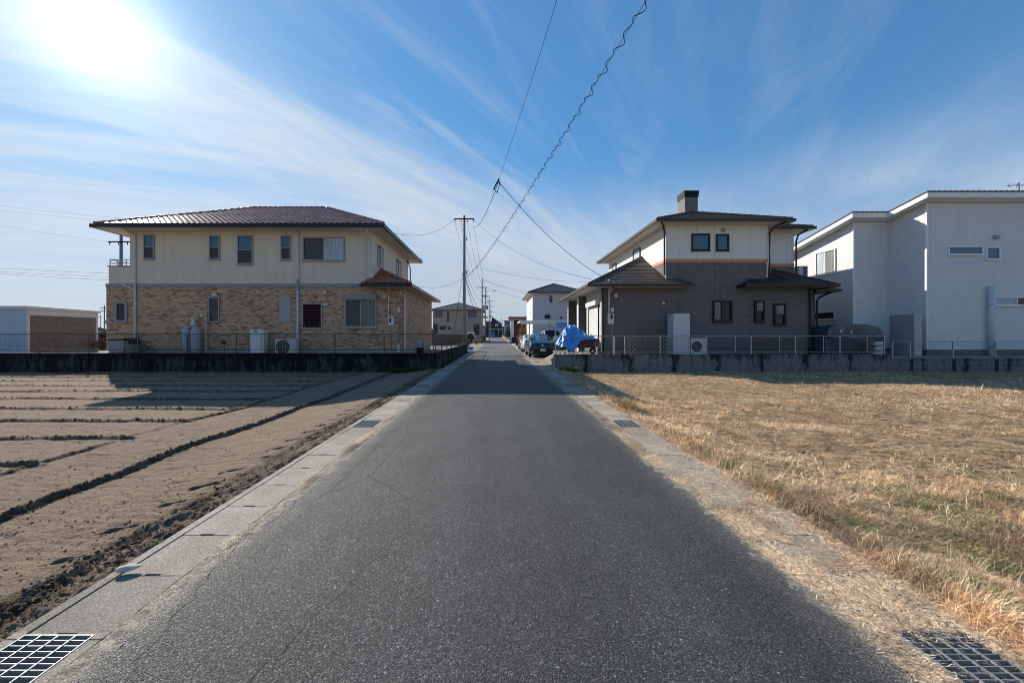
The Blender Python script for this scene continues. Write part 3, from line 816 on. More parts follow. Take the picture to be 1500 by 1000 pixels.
def green_mask(x, y):
    wv = (fbm(x, y, .5, 3, 91)-.5)
    g = np.exp(-((x-2.88-.25*wv)/.17)**2)*sstep(fbm(x, y, 2.2, 3, 77), .38, .50)*sstep(-y, -7.0, -5.6)
    g2 = np.exp(-((x-3.75)/.45)**2)*sstep(fbm(x, y, 2.3, 3, 79), .54, .64)*sstep(-y, -3.6, -3.2)*.7
    g3 = sstep(fbm(x, y, 1.4, 3, 101), .56, .66)*sstep(-y, -6.5, -5)*sstep(x, 3.0, 3.4)*.6
    return np.clip(np.maximum(np.maximum(g, g2*.9), g3), 0, 1)
def straw(rng, x, y, green=1.):
    n = len(x); r = rng.rand(n)
    base = np.array([(.68, .50, .315), (.50, .345, .22), (.80, .64, .43), (.20, .135, .09), (.88, .77, .58)])
    k = np.searchsorted([.30, .58, .78, .93, 1.01], r); c = base[k]*(.80+.5*rng.rand(n))[:, None]*np.array([1.05, 1.0, .92])
    pat = fbm(x*.55, y, .8, 4, 111); fine_ = fbm(x, y, 4.5, 3, 113)
    c = c*(.56+.46*sstep(pat, .38, .60)+.46*sstep(fine_, .38, .62))[:, None]
    brown = sstep(fbm(x, y, 1.3, 3, 121), .45, .65)*.35; c = c*(1-brown[:, None]*np.array([.15, .35, .45]))
    g = green_mask(x, y)
    isg = rng.rand(n) < g*.5*green
    gc = np.array([(.10, .18, .03)])*(.7+.9*rng.rand(n))[:, None]
    c = np.where(isg[:, None], gc, c)
    tip = (np.exp(-((x-2.62)/.13)**2))*sstep(fbm(x, y, .9, 3, 131), .4, .6)
    c = c*(1+tip[:, None]*np.array([.10, .16, .22]))
    return c
def cover(x, y):
    """how thickly the lot is grown over: thin, trodden patches further out"""
    c = (.30+.70*sstep(fbm(x, y, .55, 4, 141), .34, .55))*(.25+.75*sstep(fbm(x, y*1.6, 3.2, 3, 143), .33, .55))
    bare = sstep(fbm(x*.4, y, .7, 4, 151), .54, .64)*sstep(y, 4, 7); return c*(1-.85*bare)
def gutter_open(x, y):
    """1 where the right gutter's covers are still bare"""
    far = sstep(y, 4.3, 6.0)
    patch = sstep(fbm(x, y, 1.9, 3, 161), .49, .55)*(1-sstep(-y, -2.9, -2.3))
    return np.clip(far+patch*.85, 0, 1)
def build_grass():
    Vs = []; Fs = []; Cs = []; off = 0
    def add(V, Fc, c):
        nonlocal off
        Vs.append(V); Fs.append(Fc+off); Cs.append(c); off += len(V)
    def lot(y0, y1, pw):
        def f(rng, n):
            u = rng.rand(n); y = (y0**(1-pw)+u*(y1**(1-pw)-y0**(1-pw)))**(1/(1-pw)) if pw != 1 else y0*(y1/y0)**u
            xm = np.minimum(1.45*y+1.2, 60); x = 2.48+rng.rand(n)*(xm-2.48); ok = (xm > 2.6) & (rng.rand(n) < cover(x, y)*np.clip((xm-2.48)/(1.45*y), .05, 1)*1.)
            return x[ok], y[ok]
        return f
    def size(rng, x, y):
        tall = np.exp(-((x-2.68)/.16)**2)*sstep(fbm(x, y, .8, 3, 171), .42, .60)
        s = .04+.085*rng.rand(len(x))**1.3+.05*sstep(fbm(x, y, .9, 3, 181), .45, .65)*rng.rand(len(x))+tall*.04*rng.rand(len(x))
        return s*(1+.03*y)
    def lean(rng, x, y):
        tall = np.exp(-((x-2.68)/.16)**2)*sstep(fbm(x, y, .8, 3, 171), .42, .60)
        return np.clip(1.25-.85*tall+.32*rng.randn(len(x)), .05, 1.54)
    add(*blades(560000, lot(1.3, 18.4, 1.5), 1, size, lean, straw, lotz))
    # standing straw, scattered
    add(*blades(9000, lot(1.6, 18.3, 1.2), 2, lambda r, x, y: .10+.12*r.rand(len(x)), lambda r, x, y: np.abs(r.randn(len(x)))*.35, lambda r, x, y: straw(r, x, y)*1.08, lotz, wid=.0022))
    # litter over the gutter and the road edge
    def lit(rng, n):
        y = 1.25*(17.5/1.25)**rng.rand(n); x = 1.74+rng.rand(n)*.80
        edge = 1.80+.09*(fbm(x*0, y, 1.4, 3, 191)-.5)*2+.05*sstep(y, 4, 9)
        k = sstep(x, edge, edge+.09); k = k*np.where(x > 2.0, 1-.97*gutter_open(x, y)*(1-.65*sstep(x, 2.36, 2.5)), np.where(y > 6, .75, 1.))
        gy = (y > 6.62) & (y < 7.14) & (x > 2.04) & (x < 2.42); k = np.where(gy, .02, k)
        gn = (y > 1.50) & (y < 2.05) & (x > 2.02) & (x < 2.40); k = np.where(gn, .16*sstep(y, 1.9, 2.1)+.02, k)
        k = k*(1-.6*sstep(y, 7, 13)); ok = rng.rand(n) < k
        return x[ok], y[ok]
    lz = lambda x, y: np.where(x > 2.45, lotz(x, y)*.5, -.008)+.006
    litc = lambda r, x, y: straw(r, x+40, y, 0.)*(np.array([.90, .97, 1.10]))*(.55+.75*r.rand(len(x)))[:, None]
    add(*blades(120000, lit, 3, lambda r, x, y: .018+.045*r.rand(len(x))**1.6, lambda r, x, y: np.clip(1.42+.16*r.randn(len(x)), .5, 1.56), litc, lz, wid=.0030))
    # a little on the left kerb as well
    def litl(rng, n):
        cy = rng.choice([4.1, 5.4, 5.9, 7.3, 9.5, 11.8, 3.0, 14.], n, p=[.10, .30, .2, .12, .1, .1, .04, .04]); y = cy+rng.randn(n)*.16; x = -1.955+rng.randn(n)*.022
        return x, y
    add(*blades(4200, litl, 4, lambda r, x, y: .02+.035*r.rand(len(x)), lambda r, x, y: np.clip(1.42+.15*r.randn(len(x)), .6, 1.56), litc, lambda x, y: x*0+.001, wid=.0028))
    me = npmesh('dry_grass', np.concatenate(Vs), np.concatenate(Fs), {'col': np.concatenate(Cs)})
    # keep colours 2-D through npmesh
    o = link('dry_grass', me, GM); struct(o, 'stuff')
build_grass()

def weed(name, label, cx, cy, cz, r, n, seed, h=.16, col=(.10, .17, .03), cat='weed', group=None):
    rng = np.random.RandomState(seed)
    def xf(g, k): a = g.rand(k)*6.28; q = np.sqrt(g.rand(k)); return cx+q*r[0]*np.cos(a), cy+q*r[1]*np.sin(a)
    V, Fc, c = blades(n, xf, seed, lambda g, x, y: h*(.5+g.rand(len(x))), lambda g, x, y: np.abs(g.randn(len(x)))*.6, lambda g, x, y: np.array([col])*(.6+.9*g.rand(len(x)))[:, None], lambda x, y: x*0+cz, wid=.009)
    V = V-np.array([cx, cy, cz])
    o = link(name, npmesh(name, V, Fc, {'col': c}), GM); o.location = (cx, cy, cz); tag(o, label, cat, group); return o
weed('weed_clump', 'bright green leafy weeds at the foot of the right concrete wall corner', 3.2, 17.6, -.10, (.45, .35), 900, 5, .20, (.13, .20, .03))
weed('weed_clump', 'small green weed at the field edge beside the gutter slabs', -2.50, 2.95, -.03, (.03, .04), 40, 6, .03, (.10, .22, .02))
weed('straw_tuft', 'tall golden straw tuft beside the sunlit right grate', 2.74, 8.35, -.07, (.13, .40), 800, 7, .22, (.55, .38, .19), 'grass tuft')
weed('weed_strip', 'dark green weeds growing along the corner of the left black wall', -3.9, 18.2, -.15, (1.3, .14), 900, 9, .15, (.05, .075, .02), 'weed')

def build_clods():
    """loose crumbs along the furrows, in the gutter-side strip and thinly over the field"""
    rng = np.random.RandomState(11)
    def bunch(n, xs, ys): return np.stack([xs, ys], 1)
    P_ = []; S_ = []; D_ = []
    def add(x, y, s, d): P_.append(np.stack([x, y], 1)); S_.append(s); D_.append(np.full(len(x), d))
    n = 3400; y = 1.3*(17/1.3)**rng.rand(n); k = rng.rand(n) < .15+.85*sstep(fbm(y*0, y, 1.3, 3, 301), .42, .58); y = y[k]; n = len(y); x = -2.80+(fbm(y*0, y, .8, 3, 5)-.5)*.16+rng.randn(n)*.07; add(x, y, .005+.014*rng.rand(n)**2.4, .7)
    n = 1500; y = 1.3*(17/1.3)**rng.rand(n); x = -2.60+rng.randn(n)*.06; add(x, y, .004+.010*rng.rand(n)**2.2, .1)
    n = 2400; y = 3.2*(17.5/3.2)**rng.rand(n); x = -4.72+.06*np.sin(y*.7)+rng.randn(n)*.038; add(x, y, .006+.014*rng.rand(n)**2, .7)
    for r in RID_Y:
        n = 420; x = -6.2-rng.rand(n)**1.2*18; add(x, r+rng.randn(n)*.035, (.008+.016*rng.rand(n)**2), .7)
    n = 9000; y = 1.3*(17.5/1.3)**rng.rand(n); x = -2.55-rng.rand(n)*np.minimum(1.35*y, 20); add(x, y, .003+.009*rng.rand(n)**3, .15)
    P2 = np.concatenate(P_); s = np.concatenate(S_); d = np.concatenate(D_); x, y = P2[:, 0], P2[:, 1]
    ok = (x < -2.49) & (x > -30); x, y, s, d = x[ok], y[ok], s[ok], d[ok]; n = len(x)
    z, _ = field_z(x, y); s = s*(1+.03*y)
    base = np.array([(1,0,0),(0,1,0),(-1,0,0),(0,-1,0),(0,0,1),(0,0,-1)], float)
    V = base[None]*(.6+.6*rng.rand(n, 6, 1)); a = rng.rand(n)*6.28; c_, s_ = np.cos(a), np.sin(a)
    V = np.stack([V[..., 0]*c_[:, None]-V[..., 1]*s_[:, None], V[..., 0]*s_[:, None]+V[..., 1]*c_[:, None], V[..., 2]*.75+.25], -1)*s[:, None, None]
    V = V+np.stack([x, y, z], 1)[:, None, :]
    tri = np.array([(0,1,4),(1,2,4),(2,3,4),(3,0,4),(1,0,5),(2,1,5),(3,2,5),(0,3,5)])
    Fc = (np.arange(n)[:, None, None]*6+tri[None]).reshape(-1, 3)
    me = npmesh('soil_clods', V.reshape(-1, 3), Fc, {'damp_shade': np.repeat(d*(.6+.6*rng.rand(n)), 6)})
    struct(link('soil_clods', me, bpy.data.materials['field_soil']), 'stuff')
build_clods()
# ================================================================= LOTS
LG = .50
def lots():
    m = plain('lot_gravel', (.22, .20, .175), .9, .2, var=.3, sc=6, bump=.01)
    g = MB().box(-70, -2.95, 18.56, 38, -.55, LG); struct(part('terrace', g, m))
    g = MB().box(3.6, 70, 18.56, 60, -.55, LG)
    g.hexa([(2.75, 18.56, -.5), (3.6, 18.56, -.5), (3.6, 24, -.5), (2.75, 24, -.5), (2.75, 18.56, .42), (3.6, 18.56, LG), (3.6, 24, LG), (2.75, 24, .04)])
    g.hexa([(2.05, 24, -.5), (3.6, 24, -.5), (3.6, 60, -.5), (2.05, 60, -.5), (2.05, 24, -.01), (3.6, 24, .03), (3.6, 60, .03), (2.05, 60, -.01)])
    struct(part('terrace', g, m))
    t = NT('verge_soil'); p = t.pos()
    m2 = t.fin(t.ramp(t.noise(p, 2.5, 6, .7), [(.3, (.24, .17, .11)), (.6, (.36, .29, .21)), (.75, (.16, .15, .07))]), .95, .1, 0, t.bump(t.noise(p, 20, 4), .02))
    g = MB().box(-3000, -2.46, 38, 900, -.61, -.04); g.box(2.46, 3000, 60, 900, -.61, -.045); g.box(-2.6, 2.6, 216, 900, -.61, -.05)
    g.box(2.46, 3.5, 18.0, 24, -.5, .01)
    struct(part('verge', g, m2))
    hs = MB(); random.seed(4)
    for k in range(60):
        x = -900+k*30; hs.ball((x, 900+random.uniform(-30, 30), -4), 45, 30, 14+9*random.random()*(1.2+math.sin(k*.5)), 8, 6)
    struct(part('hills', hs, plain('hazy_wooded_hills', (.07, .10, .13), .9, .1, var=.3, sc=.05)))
lots()

# ================================================================= RETAINING WALLS AND RAILINGS
BLACKWALL = stained_concrete('black_stained_concrete', (.058, .068, .076), (.008, .009, .010), .485, pitch=2.28)
GREYWALL = stained_concrete('stained_concrete', (.165, .165, .160), (.022, .022, .022), .60, pitch=2.04)
BLOCKWALL = stained_concrete('stained_blocks', (.165, .175, .18), (.022, .025, .028), .60, blocks=True, pitch=1.97)
def lwall():
    t = thing('retaining_wall', 'black stained concrete retaining wall below the brown brick house', 'wall', (-2.9, 18.4, -.25))
    g = MB().box(-62, -2.8, 18.4, 18.55, -.4, .60); g.box(-2.95, -2.8, 18.55, 38, -.4, .60); part('wall', g, BLACKWALL, t)
    g = MB().box(-62, -2.785, 18.385, 18.565, .602, .67); g.box(-2.965, -2.785, 18.565, 38.01, .602, .67); part('coping', g, BLACKWALL, t)
    g = MB(); x = -2.98
    while x > -40: g.box(x-.07, x+.07, 18.375, 18.398, -.4, .598); x -= 2.28
    y = 20.6
    while y < 38: g.box(-2.798, -2.78, y-.06, y+.06, -.4, .598); y += 2.28
    part('pilasters', g, plain('black_algae_concrete', (.014, .015, .016), .9, var=.4, sc=9), t)
lwall()
def rwall():
    t = thing('retaining_wall', 'grey concrete retaining wall with dark vertical stains below the charcoal house', 'wall', (2.7, 18.4, -.25))
    g = MB().box(2.68, 18.17, 18.4, 18.55, -.4, .545); part('wall', g, GREYWALL, t)
    g = MB().box(2.665, 18.17, 18.39, 18.56, .547, .605); part('coping', g, GREYWALL, t)
    g = MB().box(2.62, 2.678, 18.42, 18.54, -.4, .59); part('end_post', g, plain('pale_end_concrete', (.35, .34, .31), .9), t)
    t = thing('block_wall', 'lower concrete block wall with dark joints below the white house at the right edge', 'wall', (18.2, 18.4, -.25))
    g = MB().box(18.18, 40, 18.4, 18.55, -.4, .41); part('wall', g, BLOCKWALL, t)
    g = MB()
    for i in range(12): x = 19.15+i*1.97; g.box(x-.075, x+.075, 18.38, 18.398, -.4, .40)
    part('pilasters', g, plain('dark_stained_pier', (.028, .03, .032), .9, var=.4, sc=9), t)
rwall()
def railing(label, pts, z0, zt, zb, posts, mat, extra=(), meshpitch=.0, bars=.0, loc=None, rr=.019, meshmat=None):
    """pts: polyline [(x,y)..]; posts: parameter distances along it"""
    t = thing('railing', label, 'railing', loc)
    def at(d):
        for (a, b) in zip(pts, pts[1:]):
            l = math.hypot(b[0]-a[0], b[1]-a[1])
            if d <= l+1e-6: return (a[0]+(b[0]-a[0])*d/l, a[1]+(b[1]-a[1])*d/l)
            d -= l
        return pts[-1]
    part('top_rail', MB().tube([(x, y, zt) for x, y in pts], rr, 6), mat, t)
    part('bottom_rail', MB().tube([(x, y, zb) for x, y in pts], rr*.8, 6), mat, t)
    for d in posts:
        x, y = at(d); part('post', MB().box(x-.022, x+.022, y-.022, y+.022, z0, zt+.012), mat, t)
    for d in extra:
        x, y = at(d); part('stay', MB().box(x-.012, x+.012, y-.012, y+.012, zb, zt-.01), mat, t)
    tot = sum(math.hypot(b[0]-a[0], b[1]-a[1]) for a, b in zip(pts, pts[1:]))
    g = MB()
    if bars:
        d = bars
        while d < tot:
            x, y = at(d); g.box(x-.0022, x+.0022, y-.0022, y+.0022, zb, zt); d += bars
    if meshpitch:
        n = int((zt-zb)/meshpitch)
        for i in range(1, n):
            z = zb+(zt-zb)*i/n; g.tube([(x, y+.006, z) for x, y in pts], .0022, 4)
    if g.v: part('wire_mesh', g, meshmat or M['mesh'], t)
    return t
railing('bronze railing with fine wire mesh on the black wall before the brown brick house', [(-58, 18.47), (-2.87, 18.47), (-2.87, 37.5)], .66, 1.555, .82,
        [58-2.95-i*2.285 for i in range(18)][::-1]+[55.13+.05]+[55.13+2.2*i for i in range(1, 9)], M['railbrown'], extra=[58-18.45, 58-13.4, 58-4.9], meshpitch=.075, bars=.095, loc=(-2.87, 18.47, .67))
railing('pale railing with thin upright bars on the grey wall before the charcoal house', [(2.72, 18.47), (18.16, 18.47)], .60, 1.455, .705,
        [2.7-2.72+.02]+[PX(x, 18.47)-2.72 for x in (900, 967, 1035, 1100, 1165, 1230, 1295)], M['railgrey'], extra=[PX(x, 18.47)-2.72 for x in (881, 1010, 1077, 1142, 1206, 1270)], bars=.11, loc=(2.72, 18.47, .605))
railing('lower bronze railing on the block wall before the white house', [(18.3, 18.47), (39, 18.47)], .40, 1.20, .485,
        [.04]+[.86+i*1.985 for i in range(10)], M['railgrey'], extra=[], meshpitch=.10, bars=0, loc=(18.3, 18.47, .41))

# ================================================================= LEFT HOUSE
Y1 = 19.6
def left_house():
    t = thing('house', 'two-storey house with brown brick-tile ground floor, cream upper floor and reddish-brown tiled roof', 'house', (-12, 24, LG))
    zb = PZ(419, Y1)
    g = MB().box(-19.23, -4.54, Y1, 27.7, .80, 3.86); part('ground_floor_wall', g, M['brick'], t)
    g = MB().box(-19.15, -4.60, Y1+.04, 27.6, LG-.05, .798); part('foundation', g, M['found'], t)
    g = MB().box(-19.26, -4.51, Y1-.03, 27.72, .76, .797); part('drip_flashing', g, M['band_grey'], t)
    g = MB().box(-18.07, -6.12, Y1+.003, 27.4, 4.03, 6.62); part('upper_floor_wall', g, M['cream'], t)
    g = MB().box(-19.25, -6.10, Y1-.025, 27.5, 3.862, 4.028); part('band', g, M['band_grey'], t)
    b = MB().box(-19.13, -18.072, Y1+.02, 26.9, 4.03, 4.86); balc = part('balcony_wall', b, M['cream'], t)
    part('coping', MB().box(-19.18, -18.072, Y1-.01, 26.95, 4.862, 4.91), M['band_grey'], balc)
    b = MB()
    for z, r in ((5.22, .02), (5.05, .012)): b.tube([(-19.1, Y1+.06, z), (-18.1, Y1+.06, z)], r, 6); b.tube([(-19.1, Y1+.06, z), (-19.1, 26.9, z)], r, 6)
    for x in (-19.1, -18.75, -18.3): b.box(x-.015, x+.015, Y1+.045, Y1+.075, 4.9, 5.2)
    for k in range(8): b.box(-19.115, -19.085, Y1+.9*k+.5, Y1+.9*k+.53, 4.9, 5.2)
    part('railing', b, M['alu'], balc)
    hip_roof(t, -19.16, -5.41, 18.9, 28.35, 6.58, .475, M['tile'], 'barrel', fascia=.19, name='main_roof')
    # skirt roof on the road side
    mb = MB(); zt = 3.93; e = 2.0; rise = .96
    A = (-4.12, 18.9, zt); Bf = (-6.42, 18.9, zt)
    slope(mb, Bf, A, (-6.12, 20.9, zt+rise), (-6.12, 20.9, zt+rise))
    slope(mb, A, (-4.12, 28.3, zt), (-6.12, 28.3, zt+rise), (-6.12, 20.9, zt+rise))
    slope(mb, (-6.42, 19.6, zt), Bf, (-6.12, 19.6, zt+.33), (-6.12, 19.6, zt+.33))
    r = part('side_roof', mb, M['terra'], t)
    rb = MB(); ridge(rb, Vector(A)+Vector((0, 0, .03)), (-6.12, 20.9, zt+rise+.03), .085); ridge(rb, (-6.42, 18.95, zt+.04), (-6.14, 19.6, zt+.36), .06); part('ridge_cap', rb, M['terra'], r)
    rb = MB().tube([(-6.36, 18.93, zt+.06), (-6.1, 20.6, zt+.86)], .03, 5); part('flashing', rb, M['alu'], r)
    part('soffit', MB().box(-6.40, -4.15, 18.93, 19.59, 3.80, 3.86).box(-4.53, -4.15, 19.6, 28.27, 3.80, 3.86), M['soffit'], r)
    part('rain_gutter', MB().box(-6.5, -4.02, 18.80, 18.92, 3.79, 3.93).box(-4.14, -4.02, 18.92, 28.4, 3.79, 3.93), M['dbrown'], r)
    sk, dk = M['glasssky'], M['screen']
    fr = M['alu']
    for a, b_, c, d in ((211, 226.6, 344, 379.6), (307, 322.6, 345, 380), (348, 371, 345, 387), (411.7, 426.5, 345, 381)):
        pwin(t, a, b_, c, d, Y1, fr, S2(sk, dk))
    pwin(t, 444, 505.3, 347.6, 382, Y1, fr, [(0., .5, 0., 1., M['curtaind']), (.5, 1., 0., 1., M['curtain'])])
    pwin(t, 169, 187, 441.7, 472, Y1, M['band_grey'], [(.0, 1., 0., 1., M['glass'])], fw=.11)
    w = pwin(t, 306, 322, 435, 471.6, Y1, fr, [(0., 1., 0., 1., M['glass'])])
    g = MB(); fm = front(Y1)
    for i in range(11): z = PZ(468, Y1)+i*.105; g.fbox(fm, PX(307.5, Y1), PX(320.5, Y1), z, z+.012, .05, .07)
    part('security_bars', g, M['alu'], w)
    g = MB().fbox(fm, PX(410, Y1), PX(426, Y1), PZ(472, Y1), PZ(435, Y1), 0, .05); part('shutter', g, M['shutter_pale'], t, 'pale grey closed shutter')
    w = pwin(t, 443, 472, 444, 481, Y1, fr, [(.0, 1., 0., 1., M['maroon'])], deep=.05, label='window closed by a dark maroon shutter')
    g = MB()
    for x in (447, 468): g.tube([(PX(x, Y1), Y1-.06, PZ(473, Y1)), (PX(x, Y1)+.03, Y1-.07, PZ(476, Y1)), (PX(x, Y1), Y1-.06, PZ(479, Y1))], .008, 5)
    part('handle', g, M['alu'], w)
    w = pwin(t, 505, 552, 438, 479.6, Y1, fr, [(0., .5, 0., 1., M['curtaind']), (.5, 1., 0., 1., M['curtaing'])], fw=.07)
    part('shutter_box', MB().fbox(fm, PX(504.5, Y1), PX(552.2, Y1), PZ(439.3, Y1), PZ(432, Y1), 0, .16), M['band_grey'], w)
    fx = facer(-6.12)
    window(t, fx, 20.35, 21.3, PZ(390, 20.8), PZ(360, 20.8)-.02, fr, [(0., .5, 0., 1., M['glass']), (.5, 1., 0., 1., M['curtain'])])
    window(t, fx, 24.2, 25.3, PZ(390, 20.8)+.05, PZ(360, 20.8)-.02, fr, [(0., .5, 0., 1., M['glass']), (.5, 1., 0., 1., M['curtain'])])
    # downpipes
    P1 = M['pipe']; Yp = Y1-.06
    def q(px, py, y=Yp): return P(px, py, y)
    downpipe(t, [q(180, 334, 18.95), q(190, 341, Y1-.15), q(197.5, 345), q(197.5, 500)], .045, P1)
    downpipe(t, [q(179.5, 414), q(182, 418), q(196.5, 424)], .04, P1)
    downpipe(t, [(-9.86, 18.95, 6.6), q(436, 340), q(436, 409)], .055, M['offwhite'], label='pale upper length of the wide downpipe')
    downpipe(t, [q(436, 409, Yp-.005), q(436, 426, Yp-.005)], .06, M['alu'], 'pipe_collar')
    downpipe(t, [q(436, 426), q(436, 514)], .055, M['pvc'], label='blue-grey lower length of the wide downpipe')
    downpipe(t, [q(537, 337, 18.95), q(545.5, 352), q(545.5, 410)], .035, P1)
    downpipe(t, [q(535, 345), q(535, 412)], .03, P1)
    downpipe(t, [q(587, 428, 18.95), q(593, 436, Y1-.08), q(593, 513)], .04, P1)
    downpipe(t, [(-6.05, 26.9, 6.5), (-5.98, 27.45, 6.1), (-5.98, 27.45, 4.9)], .04, M['dbrown'])
    downpipe(t, [q(569, 433), q(569, 474)], .03, P1, 'conduit')
    downpipe(t, [q(584.4, 456), q(584.4, 516)], .022, M['steel'], 'conduit')
    part('junction_box', MB().fbox(fm, PX(583, Y1), PX(586.6, Y1), PZ(458, Y1), PZ(450, Y1), 0, .1), M['offwhite'], t)
    part('junction_box', MB().fbox(fm, PX(582.5, Y1), PX(586, Y1), PZ(516, Y1), PZ(504, Y1), 0, .1), M['offwhite'], t)
    mt = part('electric_meter', MB().fbox(fm, PX(570, Y1), PX(577.6, Y1), PZ(476.5, Y1), PZ(464, Y1), 0, .12), M['offwhite'], t)
    part('meter_window', MB().fbox(fm, PX(571.4, Y1), PX(574, Y1), PZ(472, Y1), PZ(466, Y1), .12, .13), M['black'], mt)
    for (x, y, w_, h_) in ((476.5, 429, 4, 4), (477, 446, 7, 3.5), (563.5, 434, 4, 4), (521, 343.5, 6, 4), (418, 342, 4, 3)):
        g = MB().fbox(fm, PX(x-w_/2, Y1), PX(x+w_/2, Y1), PZ(y+h_/2, Y1), PZ(y-h_/2, Y1), 0, .08); part('vent_cover', g, M['pipe'], t)
    g = MB(); c = q(314, 431.5, Y1-.1); g.ball(c, .13, .10, .09, 10, 6); g.fbox(fm, c[0]-.13, c[0]+.13, c[2]-.1, c[2]-.02, 0, .12); part('wall_lamp', g, M['offwhite'], t, smooth=True)
    g = MB().ball(q(444.5, 431, Y1-.1), .055, .055, .055).tube([q(438, 415), q(440, 426), q(444, 430)], .012, 5); part('security_lamp', g, M['offwhite'], t)
left_house()

def ac_unit(label, x0, x1, y0, y1, z0, z1, fx0=None):
    t = thing('outdoor_unit', label, 'air conditioner', ((x0+x1)/2, (y0+y1)/2, z0), 'air conditioner outdoor units')
    w = x1-x0; h = z1-z0
    part('casing', MB().box(x0, x1, y0, y1, z0+.05, z1), M['cabinet'], t)
    part('feet', MB().box(x0+.08, x0+.14, y0-.01, y1+.01, z0, z0+.048).box(x1-.14, x1-.08, y0-.01, y1+.01, z0, z0+.048), M['black'], t)
    cx = x0+w*.37; cz = z0+.05+(h-.05)*.5; r = min(w*.33, (h-.05)*.44)
    g = MB().tube([(cx, y0-.012, cz), (cx, y0-.001, cz)], r, 24); part('fan_grille', g, M['grille'], t)
    g = MB()
    for k in range(1, 4): 
        ring = [(cx+r*k/4*math.cos(a*math.pi/10), y0-.018, cz+r*k/4*math.sin(a*math.pi/10)) for a in range(21)]; g.tube(ring, .006, 4, cap=False)
    g.box(cx-r, cx+r, y0-.024, y0-.014, cz-.006, cz+.006); g.box(cx-.006, cx+.006, y0-.024, y0-.014, cz-r, cz+r)
    part('fan_guard', g, M['cabdark'], t)
    g = MB().box(x0+w*.74, x0+w*.745, y0-.004, y0-.001, z0+.06, z1-.01); g.box(x1, x1+.05, y0+.05, y0+.2, z0+.15, z0+.35); part('side_cover', g, M['cabinet'], t)
    return t
Ya = 18.95
ac_unit('outdoor unit beside the thick pale downpipe of the brown brick house', PX(403, Ya), PX(433, Ya), Ya, Ya+.32, LG, PZ(496, Ya))
ac_unit('outdoor unit right of the tall pale grey cabinet on the charcoal house', PX(1012, Ya), PX(1035, Ya), Ya, Ya+.32, LG, PZ(495, Ya))
# side-on unit on the road side of the brown house
t = thing('outdoor_unit', 'outdoor unit against the road-side wall of the brown brick house', 'air conditioner', (-4.3, 23, LG), 'air conditioner outdoor units')
part('casing', MB().box(-4.52, -4.22, 22.3, 23.15, LG+.3, 1.17), M['cabinet'], t); part('stand', MB().box(-4.50, -4.24, 22.35, 22.4, LG, LG+.29).box(-4.50, -4.24, 23.05, 23.1, LG, LG+.29), M['black'], t)
part('fan_guard', MB().tube([(-4.219, 22.65, .98), (-4.205, 22.65, .98)], .19, 16), M['grille'], t)
# unit on the low roof
t = thing('outdoor_unit', 'outdoor unit standing on the low side roof of the charcoal house', 'air conditioner', (16.9, 22.4, 4.55), 'air conditioner outdoor units')
part('casing', MB().box(16.75, 17.25, 22.1, 22.5, 4.75, 5.33), M['cabinet'], t); part('stand', MB().box(16.8, 16.85, 22.15, 22.45, 4.3, 4.749).box(17.15, 17.2, 22.15, 22.45, 4.3, 4.749), M['black'], t)
g = MB()
for i in range(3):
    for k in range(2): g.box(16.99+k*.11, 17.08+k*.11, 22.085, 22.099, 4.82+i*.16, 4.95+i*.16)
part('grille', g, M['grille'], t)

# gas cylinders
for i, (a, b_) in enumerate(((267.5, 279.0), (279.8, 293.2))):
    y = 19.2 if i else 19.32
    xa, xb = PX(a, y), PX(b_, y); r = .195; cx = (xa+xb)/2; zt = PZ(480, y)
    t = thing('gas_cylinder', ('left-hand darker' if not i else 'right-hand paler')+' gas cylinder of the pair against the brown brick house', 'gas cylinder', (cx, y, LG), 'gas cylinders')
    prof = [(LG, r*.93), (LG+.03, r), (zt-.16, r), (zt-.07, r*.88), (zt-.02, r*.55), (zt, r*.3)]
    part('body', MB().tube([(cx, y, z) for z, _ in prof], [q for _, q in prof], 20), M['tank'], t, smooth=True)
    part('collar', MB().tube([(cx, y, zt-.03), (cx, y, zt+.08)], r*.5, 14), M['tank'], t); part('chain', MB().tube([(cx+r*1.03*math.cos(a), y+r*1.03*math.sin(a), LG+.25+.02*math.cos(a)) for a in np.linspace(0, 6.28, 18)], .008, 4, cap=False), M['black'], t)
t = thing('gas_pipe', 'pale gas pipe with regulator rising above the two gas cylinders', 'gas pipe', (PX(302, 19.4), 19.4, LG))
part('pipe', MB().tube([P(301.5, 517, 19.4), P(301.5, 458, 19.4), P(285.6, 458, 19.4), P(285.6, 476, 19.4)], .022, 8), M['offwhite'], t)
part('regulator', MB().ball(P(295.5, 462, 19.35), .09, .07, .065).ball(P(301.5, 469, 19.35), .05, .05, .07).box(*[c for c in (P(281, 475, 19.4)[0], P(285, 475, 19.4)[0], 19.33, 19.43)], PZ(475, 19.4), PZ(466, 19.4)), M['offwhite'], t, smooth=False)
part('hose', MB().tube([P(274, 480, 19.3), P(276, 472, 19.3), P(281, 470, 19.35)], .014, 6).tube([P(286, 478, 19.2), P(293, 478, 19.2), P(295, 473, 19.2), P(292, 469.5, 19.3), P(287, 470, 19.35)], .014, 6), M['terracotta'], t)
t = thing('water_heater', 'slim white water heater box on the wall terrace of the brown brick house', 'water heater', (PX(376, 19.0), 19.0, LG))
part('casing', MB().box(PX(366.8, 18.95), PX(381.8, 18.95), 18.95, 19.3, LG, PZ(482.6, 18.95)), M['white'], t)
part('side_pipe_cover', MB().box(PX(381.9, 18.95), PX(386, 18.95), 19.0, 19.3, LG, PZ(483.5, 18.95)), M['offwhite'], t)
part('exhaust', MB().box(PX(370.5, 18.95), PX(377.8, 18.95), 18.925, 18.949, PZ(486, 18.95), PZ(484.5, 18.95)), M['black'], t)
